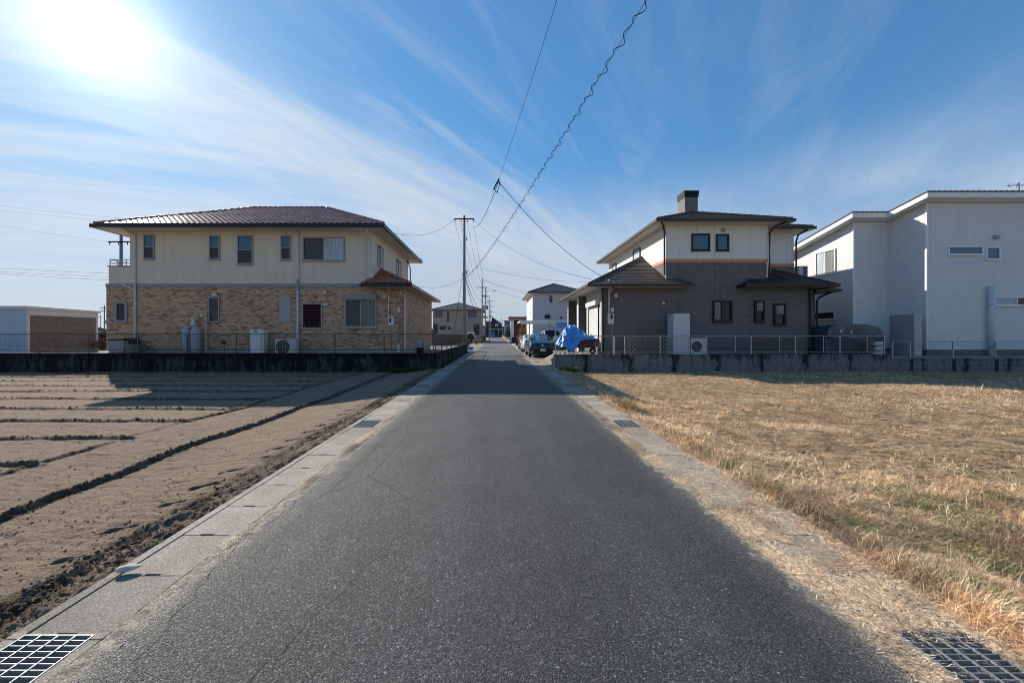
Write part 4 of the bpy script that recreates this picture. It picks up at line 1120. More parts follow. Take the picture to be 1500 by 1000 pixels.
t = thing('garden_tap', 'small standing tap on a thin post before the brown brick house', 'tap', (PX(328, 19), 19, LG))
part('post', MB().box(PX(327, 19), PX(329, 19), 18.97, 19.03, LG, PZ(503.5, 19)), M['steel'], t); part('spout', MB().box(PX(325.6, 19), PX(329.8, 19), 18.9, 19.05, PZ(503.4, 19), PZ(500, 19)), M['dbrown'], t)
# left end of the terrace
t = thing('storage_box', 'pale grey deck box behind the railing at the left end of the brown brick house', 'storage box', (PX(170, 18.9), 19, LG))
part('box', MB().box(PX(159.5, 18.9), PX(181, 18.9), 18.9, 19.45, LG, PZ(498.5, 18.9)), M['cabdark'], t); part('lid', MB().box(PX(158.8, 18.9), PX(181.8, 18.9), 18.88, 19.48, PZ(498.3, 18.9), PZ(496.3, 18.9)), M['dbrown'], t)
single('covered_box', MB().poly([(PX(182, 19.2), 19.15, LG), (PX(196, 19.2), 19.15, LG), (PX(196, 19.2), 19.15, 1.30), (PX(188, 19.2), 19.15, 1.36), (PX(182, 19.2), 19.15, 1.33)], (0, .4, 0)), M['grille'], 'low dark covered box behind the grey planter tub', 'storage box')
t = thing('planter_tub', 'grey-green planter tub in front of the downpipe at the left end of the terrace', 'planter', (PX(195, 18.8), 18.82, LG))
part('tub', MB().tube([(PX(195.5, 18.82), 18.82, LG), (PX(195.5, 18.82), 18.82, 1.0)], [.25, .33], 14), plain('grey_green_plastic', (.16, .19, .19), .5), t)
part('rim', MB().tube([(PX(195.5, 18.82), 18.82, 1.0), (PX(195.5, 18.82), 18.82, 1.06)], .37, 14), plain('grey_green_rim', (.18, .21, .21), .5), t)

# ================================================================= SHED
def shed():
    t = thing('garage_shed', 'low metal garage shed with brown roller shutter at the left edge', 'shed', (-29, 23.5, LG))
    x1 = -26.0; y0 = 22.0; y1 = 25.9; zt = 3.02
    blue = siding('pale_blue_steel', (.50, .56, .62), .18, 0, fine=False)
    part('wall', MB().box(-33, x1, y0, y1, LG, zt-.12), blue, t)
    part('roof', MB().hexa([(-33.1, y0-.1, zt-.11), (x1+.12, y0-.1, zt-.11), (x1+.12, y1+.12, zt-.11), (-33.1, y1+.12, zt-.11), (-33.1, y0-.1, zt+.08), (x1+.12, y0-.1, zt+.08), (x1+.12, y1+.12, zt+.02), (-33.1, y1+.12, zt+.02)]), M['offwhite'], t)
    fx = facer(x1)
    sh = MB(); n = 30; z0, z1 = LG+.02, zt-.42
    for i in range(n): a = z0+(z1-z0)*i/n; sh.fbox(fx, y0+.12, y1-.14, a, a+(z1-z0)/n*.84, .0, .035)
    sh.fbox(fx, y0+.12, y1-.14, z0, z1, 0, .012)
    part('roller_shutter', sh, plain('brown_shutter', (.20, .165, .14), .5), t)
    part('door_frame', MB().fbox(fx, y0, y0+.12, LG, zt-.12, 0, .06).fbox(fx, y1-.14, y1, LG, zt-.12, 0, .06).fbox(fx, y0+.12, y1-.14, z1, zt-.12, 0, .08), M['offwhite'], t)
shed()

# ================================================================= RIGHT HOUSE
Y2 = 20.0
def right_house():
    t = thing('house', 'charcoal and white two-storey house with brown slate hip roofs and a chimney', 'house', (10.5, 25, LG))
    zo0, zo1 = PZ(384.2, Y2), PZ(379.4, Y2)
    part('foundation', MB().box(5.33, 15.64, Y2+.04, 30, LG-.05, .83).box(15.6, 17.04, 21.46, 26, LG-.05, .83), M['foundd'], t)
    part('lower_wall', MB().box(8.49, 13.58, Y2, 30.2, 3.9, zo0).box(5.27, 8.489, Y2, 23.4, .83, 3.86).box(8.49, 15.70, Y2, 30, .83, 3.899).box(6.6, 8.488, 23.4, 29.6, LG, 3.86).box(13.581, 15.87, 21.3, 29, 3.9, zo0+.002), M['darkstone'], t)
    part('side_wing_wall', MB().box(15.705, 17.1, 21.42, 26, .83, 3.75), M['darkstone'], t)
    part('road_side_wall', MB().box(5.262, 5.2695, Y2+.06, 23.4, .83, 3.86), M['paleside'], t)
    for (a, b_, y) in ((5.02, 5.62, 24.5), (5.02, 5.72, 27.9)):
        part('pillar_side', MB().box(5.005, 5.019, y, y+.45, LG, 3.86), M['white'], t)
        part('porch_pillar', MB().box(a, b_, y, y+.45, LG, 3.86), M['darkstone'], t)
    part('band', MB().box(8.465, 13.605, Y2-.025, 30.2, zo0, zo1).box(13.606, 15.895, 21.275, 29, zo0, zo1), M['orange'], t)
    part('upper_wall', MB().box(8.49, 13.58, Y2, 30.2, zo1, 7.02).box(13.581, 15.87, 21.3, 29, zo1+.002, 7.0), M['ivory'], t)
    part('corner_trim', MB().box(8.47, 8.53, Y2-.02, Y2+.03, zo1, 7.0).box(13.53, 13.60, Y2-.02, Y2+.03, 4.4, 7.0), M['ivory'], t)
    hip_roof(t, 7.82, 14.40, 19.38, 30.85, 7.0, .40, M['slate'], 'flat', gut=M['gutterbrown'], ridge_r=.05, name='main_roof')
    hip_roof(t, 11.5, 16.45, 20.70, 29.6, 7.0-.02, .36, M['slate'], 'flat', gut=M['dbrown'], ridge_r=.05, name='side_roof')
    # ground floor roof, road side
    mb = MB(); zt = 4.0; kw = dict(kind='flat', course=.24, step=.018)
    A = Vector((4.48, 19.35, zt)); T = Vector((8.49, 23.35, zt+2.06)); Bk = Vector((4.48, 30.5, zt)); Tk = Vector((8.49, 30.5, zt+2.06))
    slope(mb, A, (8.49, 19.35, zt), T, T, **kw); slope(mb, Bk, A, T, Tk, **kw)
    slope(mb, (8.485, 19.35, zt), (9.49, 19.35, zt), (8.95, 20., zt+.32), (8.485, 20, zt+.33), **kw); slope(mb, (9.49, 19.35, zt), (9.49, 20, zt), (8.95, 20, zt+.32), (8.95, 20, zt+.32), **kw)
    r = part('porch_roof', mb, M['slate'], t)
    part('ridge_cap', ridge(MB(), A+Vector((0,0,.02)), T+Vector((0,0,.02)), .05), M['slate'], r); part('ridge_cap', ridge(MB(), (9.47, 19.37, zt+.02), (8.95, 20, zt+.34), .04), M['slate'], r)
    part('flashing', MB().box(8.44, 8.50, Y2-.08, Y2-.01, 4.28, 4.5).hexa([(8.45, 19.99, 4.36), (8.53, 19.99, 4.36), (8.95, 19.99, 4.20), (8.87, 19.99, 4.20), (8.45, 19.95, 4.42), (8.53, 19.95, 4.42), (8.95, 19.95, 4.26), (8.87, 19.95, 4.26)]), M['alu'], r)
    part('soffit', MB().box(4.5, 9.46, 19.37, 19.999, 3.87, 3.93).box(4.5, 8.48, 20., 30.48, 3.865, 3.93), M['soffit'], r)
    part('rain_gutter', MB().box(4.38, 9.56, 19.26, 19.365, 3.85, 4.0).box(4.38, 4.485, 19.366, 30.6, 3.85, 4.0), M['gutterbrown'], r)
    # ground floor roof, right side
    mb = MB(); zt = 3.98
    c1 = Vector((12.13, 19.35, zt)); c2 = Vector((16.53, 19.35, zt)); top = Vector((14.8, 21.3, zt+1.0)); m1 = Vector((12.75, 20., zt+.34))
    slope(mb, c1, (13.6, 19.35, zt), (13.6, 20, zt+.34), m1, **kw); slope(mb, (12.13, 20, zt), c1, m1, m1, **kw)
    slope(mb, (13.6, 19.35, zt), c2, top, (13.6, 21.3, zt+1.0), **kw); slope(mb, c2, (16.53, 27, zt), (15.0, 27, zt+1.0), top, **kw)
    r = part('low_roof', mb, M['slateblack'], t)
    part('ridge_cap', ridge(MB(), c1, m1, .045), M['slateblack'], r); part('ridge_cap', ridge(MB(), c2, top, .045), M['slateblack'], r)
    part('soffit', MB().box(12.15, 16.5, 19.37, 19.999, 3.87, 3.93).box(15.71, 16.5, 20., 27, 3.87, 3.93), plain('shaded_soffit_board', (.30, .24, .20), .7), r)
    part('rain_gutter', MB().box(12.03, 16.63, 19.26, 19.365, 3.84, 3.99).box(16.52, 16.63, 19.366, 27, 3.84, 3.99).box(12.03, 12.14, 19.366, 20, 3.84, 3.99), M['dbrown'], r)
    mb = MB(); slope(mb, (15.72, 20.85, 3.90), (17.95, 20.85, 3.90), (17.0, 21.8, 4.36), (15.72, 21.8, 4.36), **kw); slope(mb, (17.95, 20.85, 3.90), (17.95, 26.5, 3.90), (17.0, 26.5, 4.36), (17.0, 21.8, 4.36), **kw)
    mb.quad((15.72, 21.8, 4.35), (17., 21.8, 4.35), (17., 26.5, 4.35), (15.72, 26.5, 4.35))
    r = part('wing_roof', mb, M['slateblack'], t)
    part('soffit', MB().box(15.72, 17.93, 20.87, 26.5, 3.755, 3.85), M['gutterbrown'], r); part('rain_gutter', MB().box(16.64, 18.03, 20.78, 20.865, 3.76, 3.9).box(17.94, 18.03, 20.866, 26.5, 3.76, 3.9), M['dbrown'], r)
    # chimney
    c = part('chimney', MB().box(10.85, 11.6, 23.0, 23.87, 8.2, 9.45), plain('grey_chimney_panel', (.17, .165, .165), .8, var=.12, sc=6), t)
    g = MB()
    for i in range(4): g.box(10.82-.01*i, 11.63+.01*i, 22.97-.01*i, 23.9+.01*i, 9.46+.095*i, 9.46+.095*i+.07)
    g.box(10.95, 11.5, 23.1, 23.8, 9.45, 9.86); part('louvred_cap', g, M['black'], c)
    bl = M['black']
    pwin(t, 1012.6, 1039.6, 342.5, 367.3, Y2, bl, [(0., 1., 0., 1., M['glasssky'])], fw=.07)
    pwin(t, 1048.4, 1067.5, 343.2, 367.5, Y2, bl, [(0., 1., 0., 1., M['glasssky'])], fw=.07)
    def lattice(w, x0, x1, z0, z1, d=.05, s=.13):
        g = MB(); n = int((x1-x0)/s)+1
        W = x1-x0; Hh = z1-z0
        for sg in (1, -1):
            k = -Hh
            while k < W:
                pts = []
                a0 = max(0, -k)/1.; 
                for tt in (max(0., -k), min(Hh, W-k)):
                    x = k+tt; pts.append((x0+(x if sg > 0 else W-x), Y2-d, z0+tt))
                if pts[1][2]-pts[0][2] > .02: g.tube(pts, .011, 4)
                k += s*1.1
        part('lattice', g, M['offwhite'], w)
    w = pwin(t, 1043.5, 1071.5, 440.3, 471.5, Y2, bl, [(.0, .45, 0., 1., M['curtaind']), (.45, 1., 0., 1., M['glass'])], fw=.07, deep=.09)
    lattice(w, PX(1046, Y2), PX(1055, Y2), PZ(468.5, Y2), PZ(443, Y2), .045)
    for a, b_, c_, d in ((1104.5, 1119, 440, 472), (1132.5, 1150, 444.6, 476)):
        w = pwin(t, a, b_, c_, d, Y2, bl, S2(M['curtaind'], M['glass'], .48), fw=.09, deep=.09)
        lattice(w, PX(a+2.6, Y2), PX(b_-2.6, Y2), PZ((c_+d)/2-.5, Y2), PZ(c_+2.3, Y2), .05, .10)
    fl = facel(8.49)
    window(t, fl, 23.55, 24.75, 5.92, 6.7, bl, [(0., 1., 0., 1., M['curtain'])], fw=.045)
    window(t, fl, 28.3, 29.3, 5.85, 6.62, bl, [(0., 1., 0., 1., M['curtain'])], fw=.045)
    fl = facel(5.262)
    w = window(t, fl, 20.55, 22.75, 1.27, 3.05, M['black'], [(0., 1., 0., 1., M['offwhite'])], fw=.04, deep=.05, label='road-side window closed by a pale roller shutter')
    part('shutter_box', MB().fbox(fl, 20.5, 22.8, 3.06, 3.30, 0, .2), M['offwhite'], w)
    db = M['dbrown']
    downpipe(t, [(8.0, 19.42, 7.05), (8.3, 19.85, 6.92), (8.38, 19.93, 6.7), (8.38, 19.93, 4.5)], .045, db)
    downpipe(t, [(14.1, 19.35, 7.02), (13.75, 19.8, 6.85), (13.63, 19.9, 6.6), (13.63, 19.9, 4.55), (14.2, 19.6, 4.25)], .045, db)
    downpipe(t, [(16.2, 20.75, 7.0), (16.0, 21.15, 6.8), (15.93, 21.2, 6.5), (15.93, 21.2, 4.6)], .045, db)
    downpipe(t, [(15.68, 19.93, 3.85), (15.68, 19.93, .6)], .05, db)
    downpipe(t, [(17.6, 20.85, 3.78), (17.22, 21.3, 3.5), (17.15, 21.36, 3.3), (17.15, 21.36, .6)], .05, db)
    downpipe(t, [(5.3, 19.93, 3.85), (5.32, 19.93, .6)], .035, db)
    fm = front(Y2)
    mt = part('electric_meter', MB().fbox(fm, PX(889.3, Y2), PX(898, Y2), PZ(474.5, Y2), PZ(459, Y2), 0, .14), M['offwhite'], t)
    part('meter_window', MB().fbox(fm, PX(893, Y2), PX(896.3, Y2), PZ(467, Y2), PZ(461, Y2), .14, .15), M['black'], mt)
    part('junction_box', MB().fbox(fm, PX(894.3, Y2), PX(898.6, Y2), PZ(457, Y2), PZ(450.5, Y2), 0, .1), M['offwhite'], t)
    downpipe(t, [P(892, 421, Y2-.05), P(892, 459, Y2-.05)], .04, M['pipe'], 'conduit')
    downpipe(t, [P(896.5, 474, Y2-.04), P(896.5, 514, Y2-.04)], .014, M['pipe'], 'conduit')
    g = MB().ball(P(893, 411, 19.3), .07, .07, .07).tube([P(888, 408, 19.3), P(889, 413, 19.3), P(896, 423, 19.5)], .03, 6).tube([P(899, 411, 19.3), P(900, 418, 19.3)], .02, 6).tube([P(905, 411.5, 19.3), P(909.5, 411.5, 19.3), P(909.5, 418, 19.3)], .015, 6)
    g.ball(P(895, 425, 19.6), .08, .08, .12); part('cable_entry', g, M['cabdark'], t)
    for (x, y, w_, h_, mm) in ((902, 433, 4.5, 5, M['pipe']), (972, 444, 3.6, 3.6, M['offwhite'])):
        if w_ > 4: g = MB().fbox(fm, PX(x-w_/2, Y2), PX(x+w_/2, Y2), PZ(y+h_/2, Y2), PZ(y-h_/2, Y2), 0, .08)
        else: g = MB().tube([P(x, y, Y2), P(x, y, Y2-.06)], .065, 14)
        part('vent_cover', g, mm, t)
    part('vent_cover', MB().tube([P(1060, 337, Y2-.005), P(1060, 337, Y2-.12)], .085, 12), M['alu'], t)
    g = MB().ball(P(1059.5, 434.3, Y2-.1), .07, .07, .07).tube([P(1057.7, 382, Y2-.02), P(1057.7, 432, Y2-.02)], .008, 4); part('security_lamp', g, M['cabdark'], t)
right_house()

# cabinet, trellises, bags, covered shelter
t = thing('equipment_cabinet', 'tall pale grey cabinet with slatted lower front against the charcoal house', 'cabinet', (PX(998, Ya), 19.2, LG))
part('casing', MB().box(PX(986.5, Ya), PX(1010.6, Ya), Ya, 19.62, LG, PZ(459, Ya)), M['cabinet'], t)
g = MB()
for i in range(9): z = PZ(515-i*2.3, Ya); g.box(PX(990, Ya), PX(1009, Ya), Ya-.012, Ya-.001, z, z+.05)
part('slats', g, M['cabinet'], t)
def trellis(label, x0, x1, y, z0, z1, s=.2, m_=None):
    t = thing('trellis', label, 'trellis', ((x0+x1)/2, y, z0), 'diagonal trellis panels behind the railing'); W = x1-x0; Hh = z1-z0
    g = MB()
    for sg in (1, -1):
        k = -Hh
        while k < W:
            a, b_ = max(0., -k), min(Hh, W-k)
            if b_-a > .03:
                f = lambda tt: (x0+(k+tt if sg > 0 else W-k-tt), y+(.0 if sg > 0 else .02), z0+tt)
                g.tube([f(a), f(b_)], .021, 4)
            k += s
    part('slats', g, m_ or M['wood'], t)
    part('frame', MB().box(x0-.03, x1+.03, y-.02, y+.03, z1, z1+.04).box(x0-.03, x0, y-.02, y+.03, z0, z1).box(x1, x1+.03, y-.02, y+.03, z0, z1), m_ or M['wood'], t)
trellis('brown diagonal trellis left of the tall grey cabinet', PX(916, 18.7), PX(976, 18.7), 18.7, LG+.02, PZ(494, 18.7), m_=plain('pale_trellis_wood', (.24, .20, .17), .8, var=.3, sc=8))
trellis('dark diagonal trellis below the two narrow lattice windows', PX(1106, 18.75), PX(1164, 18.75), 18.75, LG+.02, PZ(497, 18.75))
trellis('dark diagonal trellis in front of the covered shelter', PX(1230, 18.72), PX(1287, 18.72), 18.72, LG+.02, PZ(496, 18.72))
def drape(nu, nv, fn):
    g = MB()
    for j in range(nv+1):
        for i in range(nu+1): g.v.append(fn(i/nu, j/nv))
    for j in range(nv):
        for i in range(nu): a = j*(nu+1)+i; g.f.append((a, a+1, a+nu+2, a+nu+1))
    return g
def crumple(x, z, a, s, seed):
    return float((fbm(np.array([x]), np.array([z]), s, 4, seed, .6)[0]-.5)*a)
def shelter():
    t = thing('covered_shelter', 'low arched shelter draped in dark blue-grey sheeting between the two right-hand houses', 'shelter', (17.4, 20, LG))
    x0, x1 = 15.95, 18.75; y0, y1 = 19.35, 21.1
    def fn(u, v):
        a = math.pi*u; cx = (x0+x1)/2; hw = (x1-x0)/2
        c = math.cos(a); s = math.sin(a)
        x = cx-hw*math.copysign(abs(c)**.55, c); z = LG+1.55*s**.42*(1-.08*u*0)
        y = y0+(y1-y0)*v
        if 0 < v < 1: pass
        return (x+crumple(z*2, y*2, .10, 1.4, 3), y+.03*math.sin(u*30), z-crumple(x, y, .14, 1.6, 7)-.04*abs(math.sin(v*math.pi*3)))
    m_ = plain('dark_sheeting', (.045, .065, .085), .38, .6, var=.35, sc=4)
    part('sheeting', drape(40, 14, fn), m_, t, smooth=True)
    g = MB(); n = 24; pts = [fn(i/n, 0) for i in range(n+1)]
    def fn2(u, v):
        p = fn(u, 0); k = v; return (p[0]+(17.35-p[0])*0, p[1]-.02+crumple(p[0]*3, (LG+(p[2]-LG)*(1-k))*2, .16, 1.3, 5), LG+(p[2]-LG)*(1-k))
    part('front_sheet', drape(40, 14, fn2), m_, t, smooth=True)
    part('clip', MB().box(16.62, 16.66, 19.24, 19.27, 1.62, 1.76).box(17.12, 17.16, 19.24, 19.27, 1.60, 1.72), M['white'], t)
shelter()
t = None
bm_ = plain('white_woven_bag', (.55, .58, .62), .6, var=.25, sc=14, bump=.01)
for i, (dx, dz, lab) in enumerate(((0, 0, 'white woven sack at the bottom of the stack by the end of the pale railing'), (.03, .24, 'white woven sack in the middle of the stack by the end of the pale railing'), (-.02, .47, 'white woven sack on top of the stack by the end of the pale railing'))):
    g = MB(); g.ball((0, 0, .12), .34, .24, .135, 18, 10); g.v = [(x*(1-.2*abs(y)/.24)+dx+17.98+.02*math.sin(z*40), y+18.85, z+LG+dz+crumple(x*4+i*9, y*4+z*5, .07, 2, 9)) for x, y, z in g.v]
    single('sandbag', g, bm_, lab, 'sack', 'white sacks', True)
t = thing('equipment_cabinet', 'tall grey heat pump tank standing in the recess of the white house', 'cabinet', (20, 19.4, LG))
part('casing', MB().box(19.78, 20.15, 18.9, 20.05, LG, PZ(460, 18.9)), M['cabdark'], t)
part('front_panel', MB().box(19.78, 20.15, 18.88, 18.899, LG+.02, PZ(460.5, 18.9)), plain('warm_grey_panel', (.42, .40, .40), .5), t)
part('vent', MB().box(19.9, 20.02, 18.87, 18.879, 2.27, 2.35).box(19.93, 20.03, 18.87, 18.879, 1.0, 1.06), M['cabdark'], t)

# ================================================================= WHITE HOUSE
def white_house():
    t = thing('house', 'plain pale grey-white house with a single-pitch roof at the right edge', 'house', (26, 25, LG))
    s = .2; Y0 = 19.5; yb = 30.5
    zr = lambda y: 8.05-s*(y-19.0)
    g = MB().poly([(21.04, Y0, .78), (21.04, yb, .78), (21.04, yb, zr(yb)), (21.04, Y0, zr(Y0))], (14, 0, 0))
    g.poly([(19.2, 21.45, .78), (19.2, yb-.002, .78), (19.2, yb-.002, zr(yb)), (19.2, 21.45, zr(21.45))], (1.839, 0, 0))
    part('wall', g, M['white_sid'], t)
    part('foundation', MB().box(21.08, 35, Y0+.04, yb-.05, LG-.05, .779).box(19.24, 21.079, 21.5, yb-.06, LG-.05, .779), M['foundd'], t)
    part('corner_trim', MB().box(21.02, 21.09, Y0-.02, Y0+.06, .8, zr(Y0)).box(19.18, 19.24, 21.43, 21.5, .8, zr(21.45)), M['white'], t)
    o = .5; z = lambda y: zr(y)+.02
    def slab(x0, x1, y0, y1, th, up, m_, nm, par):
        g = MB().hexa([(x0, y0, z(y0)+up), (x1, y0, z(y0)+up), (x1, y1, z(y1)+up), (x0, y1, z(y1)+up), (x0, y0, z(y0)+up+th), (x1, y0, z(y0)+up+th), (x1, y1, z(y1)+up+th), (x0, y1, z(y1)+up+th)]); return part(nm, g, m_, par)
    r = slab(21.04-o, 35.5, Y0-o, yb+.4, .25, 0, M['white'], 'roof', t)
    slab(19.2-o, 21.04-o-.001, 21.45-o, yb+.4, .25, 0, M['white'], 'lower_roof', t)
    slab(21.04-o-.04, 35.5, Y0-o-.04, yb+.45, .04, .252, M['slategrey'], 'roof_sheet', r); slab(19.2-o-.04, 21.04-o-.041, 21.45-o-.04, yb+.45, .04, .252, M['slategrey'], 'roof_sheet', r)
    g = MB()
    for i in range(60):
        x = 18.9+i*.27
        y_ = Y0-o-.05 if x > 20.6 else 21.45-o-.05
        g.box(x, x+.03, y_, y_+.2, z(y_)+.29, z(y_)+.32)
    part('roof_seams', g, M['slategrey'], r)
    fr = M['white']
    pw = lambda a, b_, c, d, panes, **k: pwin(t, a, b_, c, d, Y0, fr, panes, **k)
    pw(1388.3, 1438.3, 361.3, 373.2, [(0., 1., 0., 1., M['glasssky'])], fw=.04)
    pw(1443.6, 1463.6, 362, 380.6, [(0., 1., 0., 1., M['glasssky'])], fw=.05)
    pw(1454.5, 1512, 435, 447.5, [(0., .6, 0., 1., M['curtain']), (.6, 1., 0., 1., M['curtaind'])], fw=.05)
    fl = facel(19.2)
    window(t, fl, 22.55, 23.95, 5.02, 6.40, fr, [(0., .5, 0., 1., M['curtaing']), (.5, 1., 0., 1., M['curtain'])], fw=.05)
    window(t, fl, 22.6, 24.4, 2.42, 2.84, fr, [(0., 1., 0., 1., M['glass'])], fw=.04)
    fm = front(Y0)
    vp = part('flue_pipe', MB().tube([(PX(1446, Y0), Y0-.16, LG), (PX(1446, Y0), Y0-.16, PZ(419.5, Y0))], .105, 16), M['pvc'], t, smooth=True)
    part('pipe_band', MB().tube([(PX(1446, Y0), Y0-.16, PZ(448, Y0)), (PX(1446, Y0), Y0-.16, PZ(446.6, Y0))], .115, 16).tube([(PX(1446, Y0), Y0-.16, PZ(500, Y0)), (PX(1446, Y0), Y0-.16, PZ(499, Y0))], .115, 16), M['cabdark'], vp)
    part('vent_cover', MB().fbox(fm, PX(1454.5, Y0), PX(1460.5, Y0), PZ(350.3, Y0), PZ(345, Y0), 0, .12), M['cabdark'], t)
    part('vent_cover', MB().fbox(fm, PX(1450, Y0), PX(1452, Y0), PZ(442, Y0), PZ(436, Y0), 0, .07), M['cabdark'], t)
    # antenna
    a = thing('roof_antenna', 'black television antenna on the roof of the white house at the right edge', 'antenna', (29.5, 22.5, 7.6))
    part('mast', MB().tube([(29.5, 22.5, 7.6), (29.5, 22.5, 10.1)], .02, 6), M['black'], a)
    g = MB().tube([(28.85, 22.5, 9.93), (30.3, 22.5, 9.98)], .013, 5)
    for i, x in enumerate((28.95, 29.1, 29.25, 29.6, 29.75, 29.9, 30.05)): g.tube([(x, 22.3, 9.93+.03), (x+.0, 22.7, 9.93+.02)], .006, 4); 
    g.tube([(29.02, 22.5, 10.06), (28.85, 22.5, 9.94), (29.02, 22.5, 9.82)], .012, 4); g.tube([(29.35, 22.5, 9.86), (29.45, 22.5, 10.06)], .02, 4)
    part('elements', g, M['black'], a)
white_house()
# ================================================================= CARS
def paint(name, col, rough=.22, metal=.3):
    t = NT(name); m_ = t.fin(col, rough, .6, metal); t.b.inputs['Coat Weight'].default_value = .4; t.b.inputs['Coat Roughness'].default_value = .05; return m_
def car(label, x, y, z, W, Lc, Hh, col, cat='car', name='parked_car', hood=.95, screen=1.0, nose=.72, boxy=0., plate=True, emblem=False):
    """front bumper at y, centred on x, facing the camera (-y)"""
    t = thing(name, label, cat, (x, y+Lc/2, z), 'cars parked beside the road')
    hw = W/2; belt = .60*Hh if not boxy else .52*Hh
    xs0 = hood; xs1 = hood+screen                 # base and top of the windscreen
    st = []      # (y, zlow, zbelt, ztop, half-width low/belt/top)
    def S(yy, zl, zb, zt_, wl, wb, wt): st.append((yy, zl, zb, zt_, wl, wb, wt))
    S(0.0, .28, nose*Hh*.62, nose*Hh*.66, hw*.80, hw*.78, hw*.60)
    S(.10, .20, nose*Hh*.72, nose*Hh*.80, hw*.93, hw*.92, hw*.74)
    S(.40, .19, nose*Hh*.86, nose*Hh*.93, hw*.985, hw*.97, hw*.82)
    S(xs0, .19, belt*.98, belt*1.04, hw, hw*.985, hw*.86)
    S(xs0+screen*.5, .19, belt, (belt+Hh)/2+.06, hw, hw*.985, hw*.80)
    S(xs1, .19, belt, Hh*.975, hw, hw*.98, hw*.72)
    S((xs1+Lc)/2, .19, belt*1.01, Hh, hw, hw*.98, hw*.72)
    S(Lc-.55, .20, belt*1.04, Hh*.965, hw*.99, hw*.97, hw*.70)
    S(Lc-.12, .24, belt*1.04, belt*1.25, hw*.95, hw*.93, hw*.74)
    S(Lc, .30, belt*.8, belt*.9, hw*.85, hw*.84, hw*.6)
    g = MB(); m = 14
    for (yy, zl, zb, zt_, wl, wb, wt) in st:
        zm = zl+(zb-zl)*.5
        half = [(0, zl), (wl*.9, zl), (wl, zl+.10), (wl*1.0, zm), (wb, zb), (wt+(wb-wt)*.12, zt_-(zt_-zb)*.14), (wt*.85, zt_-.012), (0, zt_+.01)]
        ring = [(a, b_) for a, b_ in half]+[(-a, b_) for a, b_ in half[-2:0:-1]]
        for a, b_ in ring: g.v.append((x+a, y+yy, z+b_))
    m = 14
    for i in range(len(st)-1):
        for k in range(m):
            g.f.append((i*m+k, i*m+(k+1) % m, (i+1)*m+(k+1) % m, (i+1)*m+k))
    g.f.append(tuple(range(m))); g.f.append(tuple((len(st)-1)*m+k for k in reversed(range(m))))
    body = part('body', g, col, t, smooth=True)
    bd = body.modifiers.new('sub', 'SUBSURF'); bd.levels = bd.render_levels = 2
    # windscreen
    ws = MB(); zt_ = Hh*.955; zb = belt*1.03
    a = (x-hw*.80, y+xs0+.02, z+zb); b_ = (x+hw*.80, y+xs0+.02, z+zb); c = (x+hw*.66, y+xs1-.05, z+zt_); d = (x-hw*.66, y+xs1-.05, z+zt_)
    n = Vector((0, -(zt_-zb), -(screen)*-1)).normalized()*.045
    cols = 8; gws = MB()
    for j in range(5):
        for i in range(cols+1):
            u = i/cols; v = j/4; L0 = Vector(a).lerp(Vector(d), v); R0 = Vector(b_).lerp(Vector(c), v); q = L0.lerp(R0, u)+n*(1-.9*abs(2*u-1)**2.2)*1.5
            gws.v.append(tuple(q))
    for j in range(4):
        for i in range(cols): A = j*(cols+1)+i; gws.f.append((A, A+1, A+cols+2, A+cols+1))
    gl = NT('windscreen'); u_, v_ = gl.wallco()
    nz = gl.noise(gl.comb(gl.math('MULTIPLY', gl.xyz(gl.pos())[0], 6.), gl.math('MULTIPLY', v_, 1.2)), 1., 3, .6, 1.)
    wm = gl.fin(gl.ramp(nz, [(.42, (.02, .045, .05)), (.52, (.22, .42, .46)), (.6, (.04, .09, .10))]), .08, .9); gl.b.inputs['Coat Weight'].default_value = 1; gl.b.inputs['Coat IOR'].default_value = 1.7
    part('windscreen', gws, M['glass'] if boxy else wm, t, smooth=True)
    # side glass
    for s in (-1, 1):
        sg = MB(); X0 = x+s*(hw*.985+.004); X1 = x+s*(hw*.80+.01)
        sg.quad((X0, y+xs0+.25, z+belt*1.03), (X0, y+Lc-.5, z+belt*1.07), (X1, y+Lc-.75, z+Hh*.90), (X1, y+xs1+.05, z+Hh*.90))
        part('side_window', sg, M['glass'], t, recalc=False)
    # grille, lamps, plate, mirrors, wheels
    fz = nose*Hh
    part('grille', MB().box(x-hw*.62, x+hw*.62, y-.012, y+.08, z+.24, z+fz*.56), M['black'], t)
    part('bumper', MB().box(x-hw*.85, x+hw*.85, y+.0, y+.12, z+.20, z+.27), M['black'], t)
    for s in (-1, 1):
        hl = MB(); pts = [(x+s*hw*.50, y+.06, z+fz*.60), (x+s*hw*.93, y+.17, z+fz*.62), (x+s*hw*.96, y+.42, z+fz*.84), (x+s*hw*.60, y+.16, z+fz*.78)]
        hl.poly(pts, (0, -.05, .01)); part('headlight', hl, plain('headlamp', (.75, .78, .80), .12, .9, var=.3, sc=30) if s == -1 else bpy.data.materials['headlamp'], t)
        mr = MB().ball((x+s*(hw+.10), y+xs0+.30, z+belt*1.10), .10, .07, .07); part('wing_mirror', mr, col, t, smooth=True)
        fl = MB().box(x+s*hw*.80-.05, x+s*hw*.80+.05, y-.005, y+.05, z+.33, z+.39); part('fog_lamp', fl, bpy.data.materials['headlamp'] if 'headlamp' in bpy.data.materials else M['white'], t)
    for yy in (.75, Lc-.78):
        for s in (-1, 1):
            X0 = x+s*(hw-.20); X1 = x+s*(hw+.005)
            w = part('wheel', MB().tube([(X0, y+yy, z+.31), (X1, y+yy, z+.31)], .31, 22), M['rubber'], t)
            part('rim', MB().tube([(X1-s*.02, y+yy, z+.31), (X1+s*.006, y+yy, z+.31)], .20, 14), M['rim'], w)
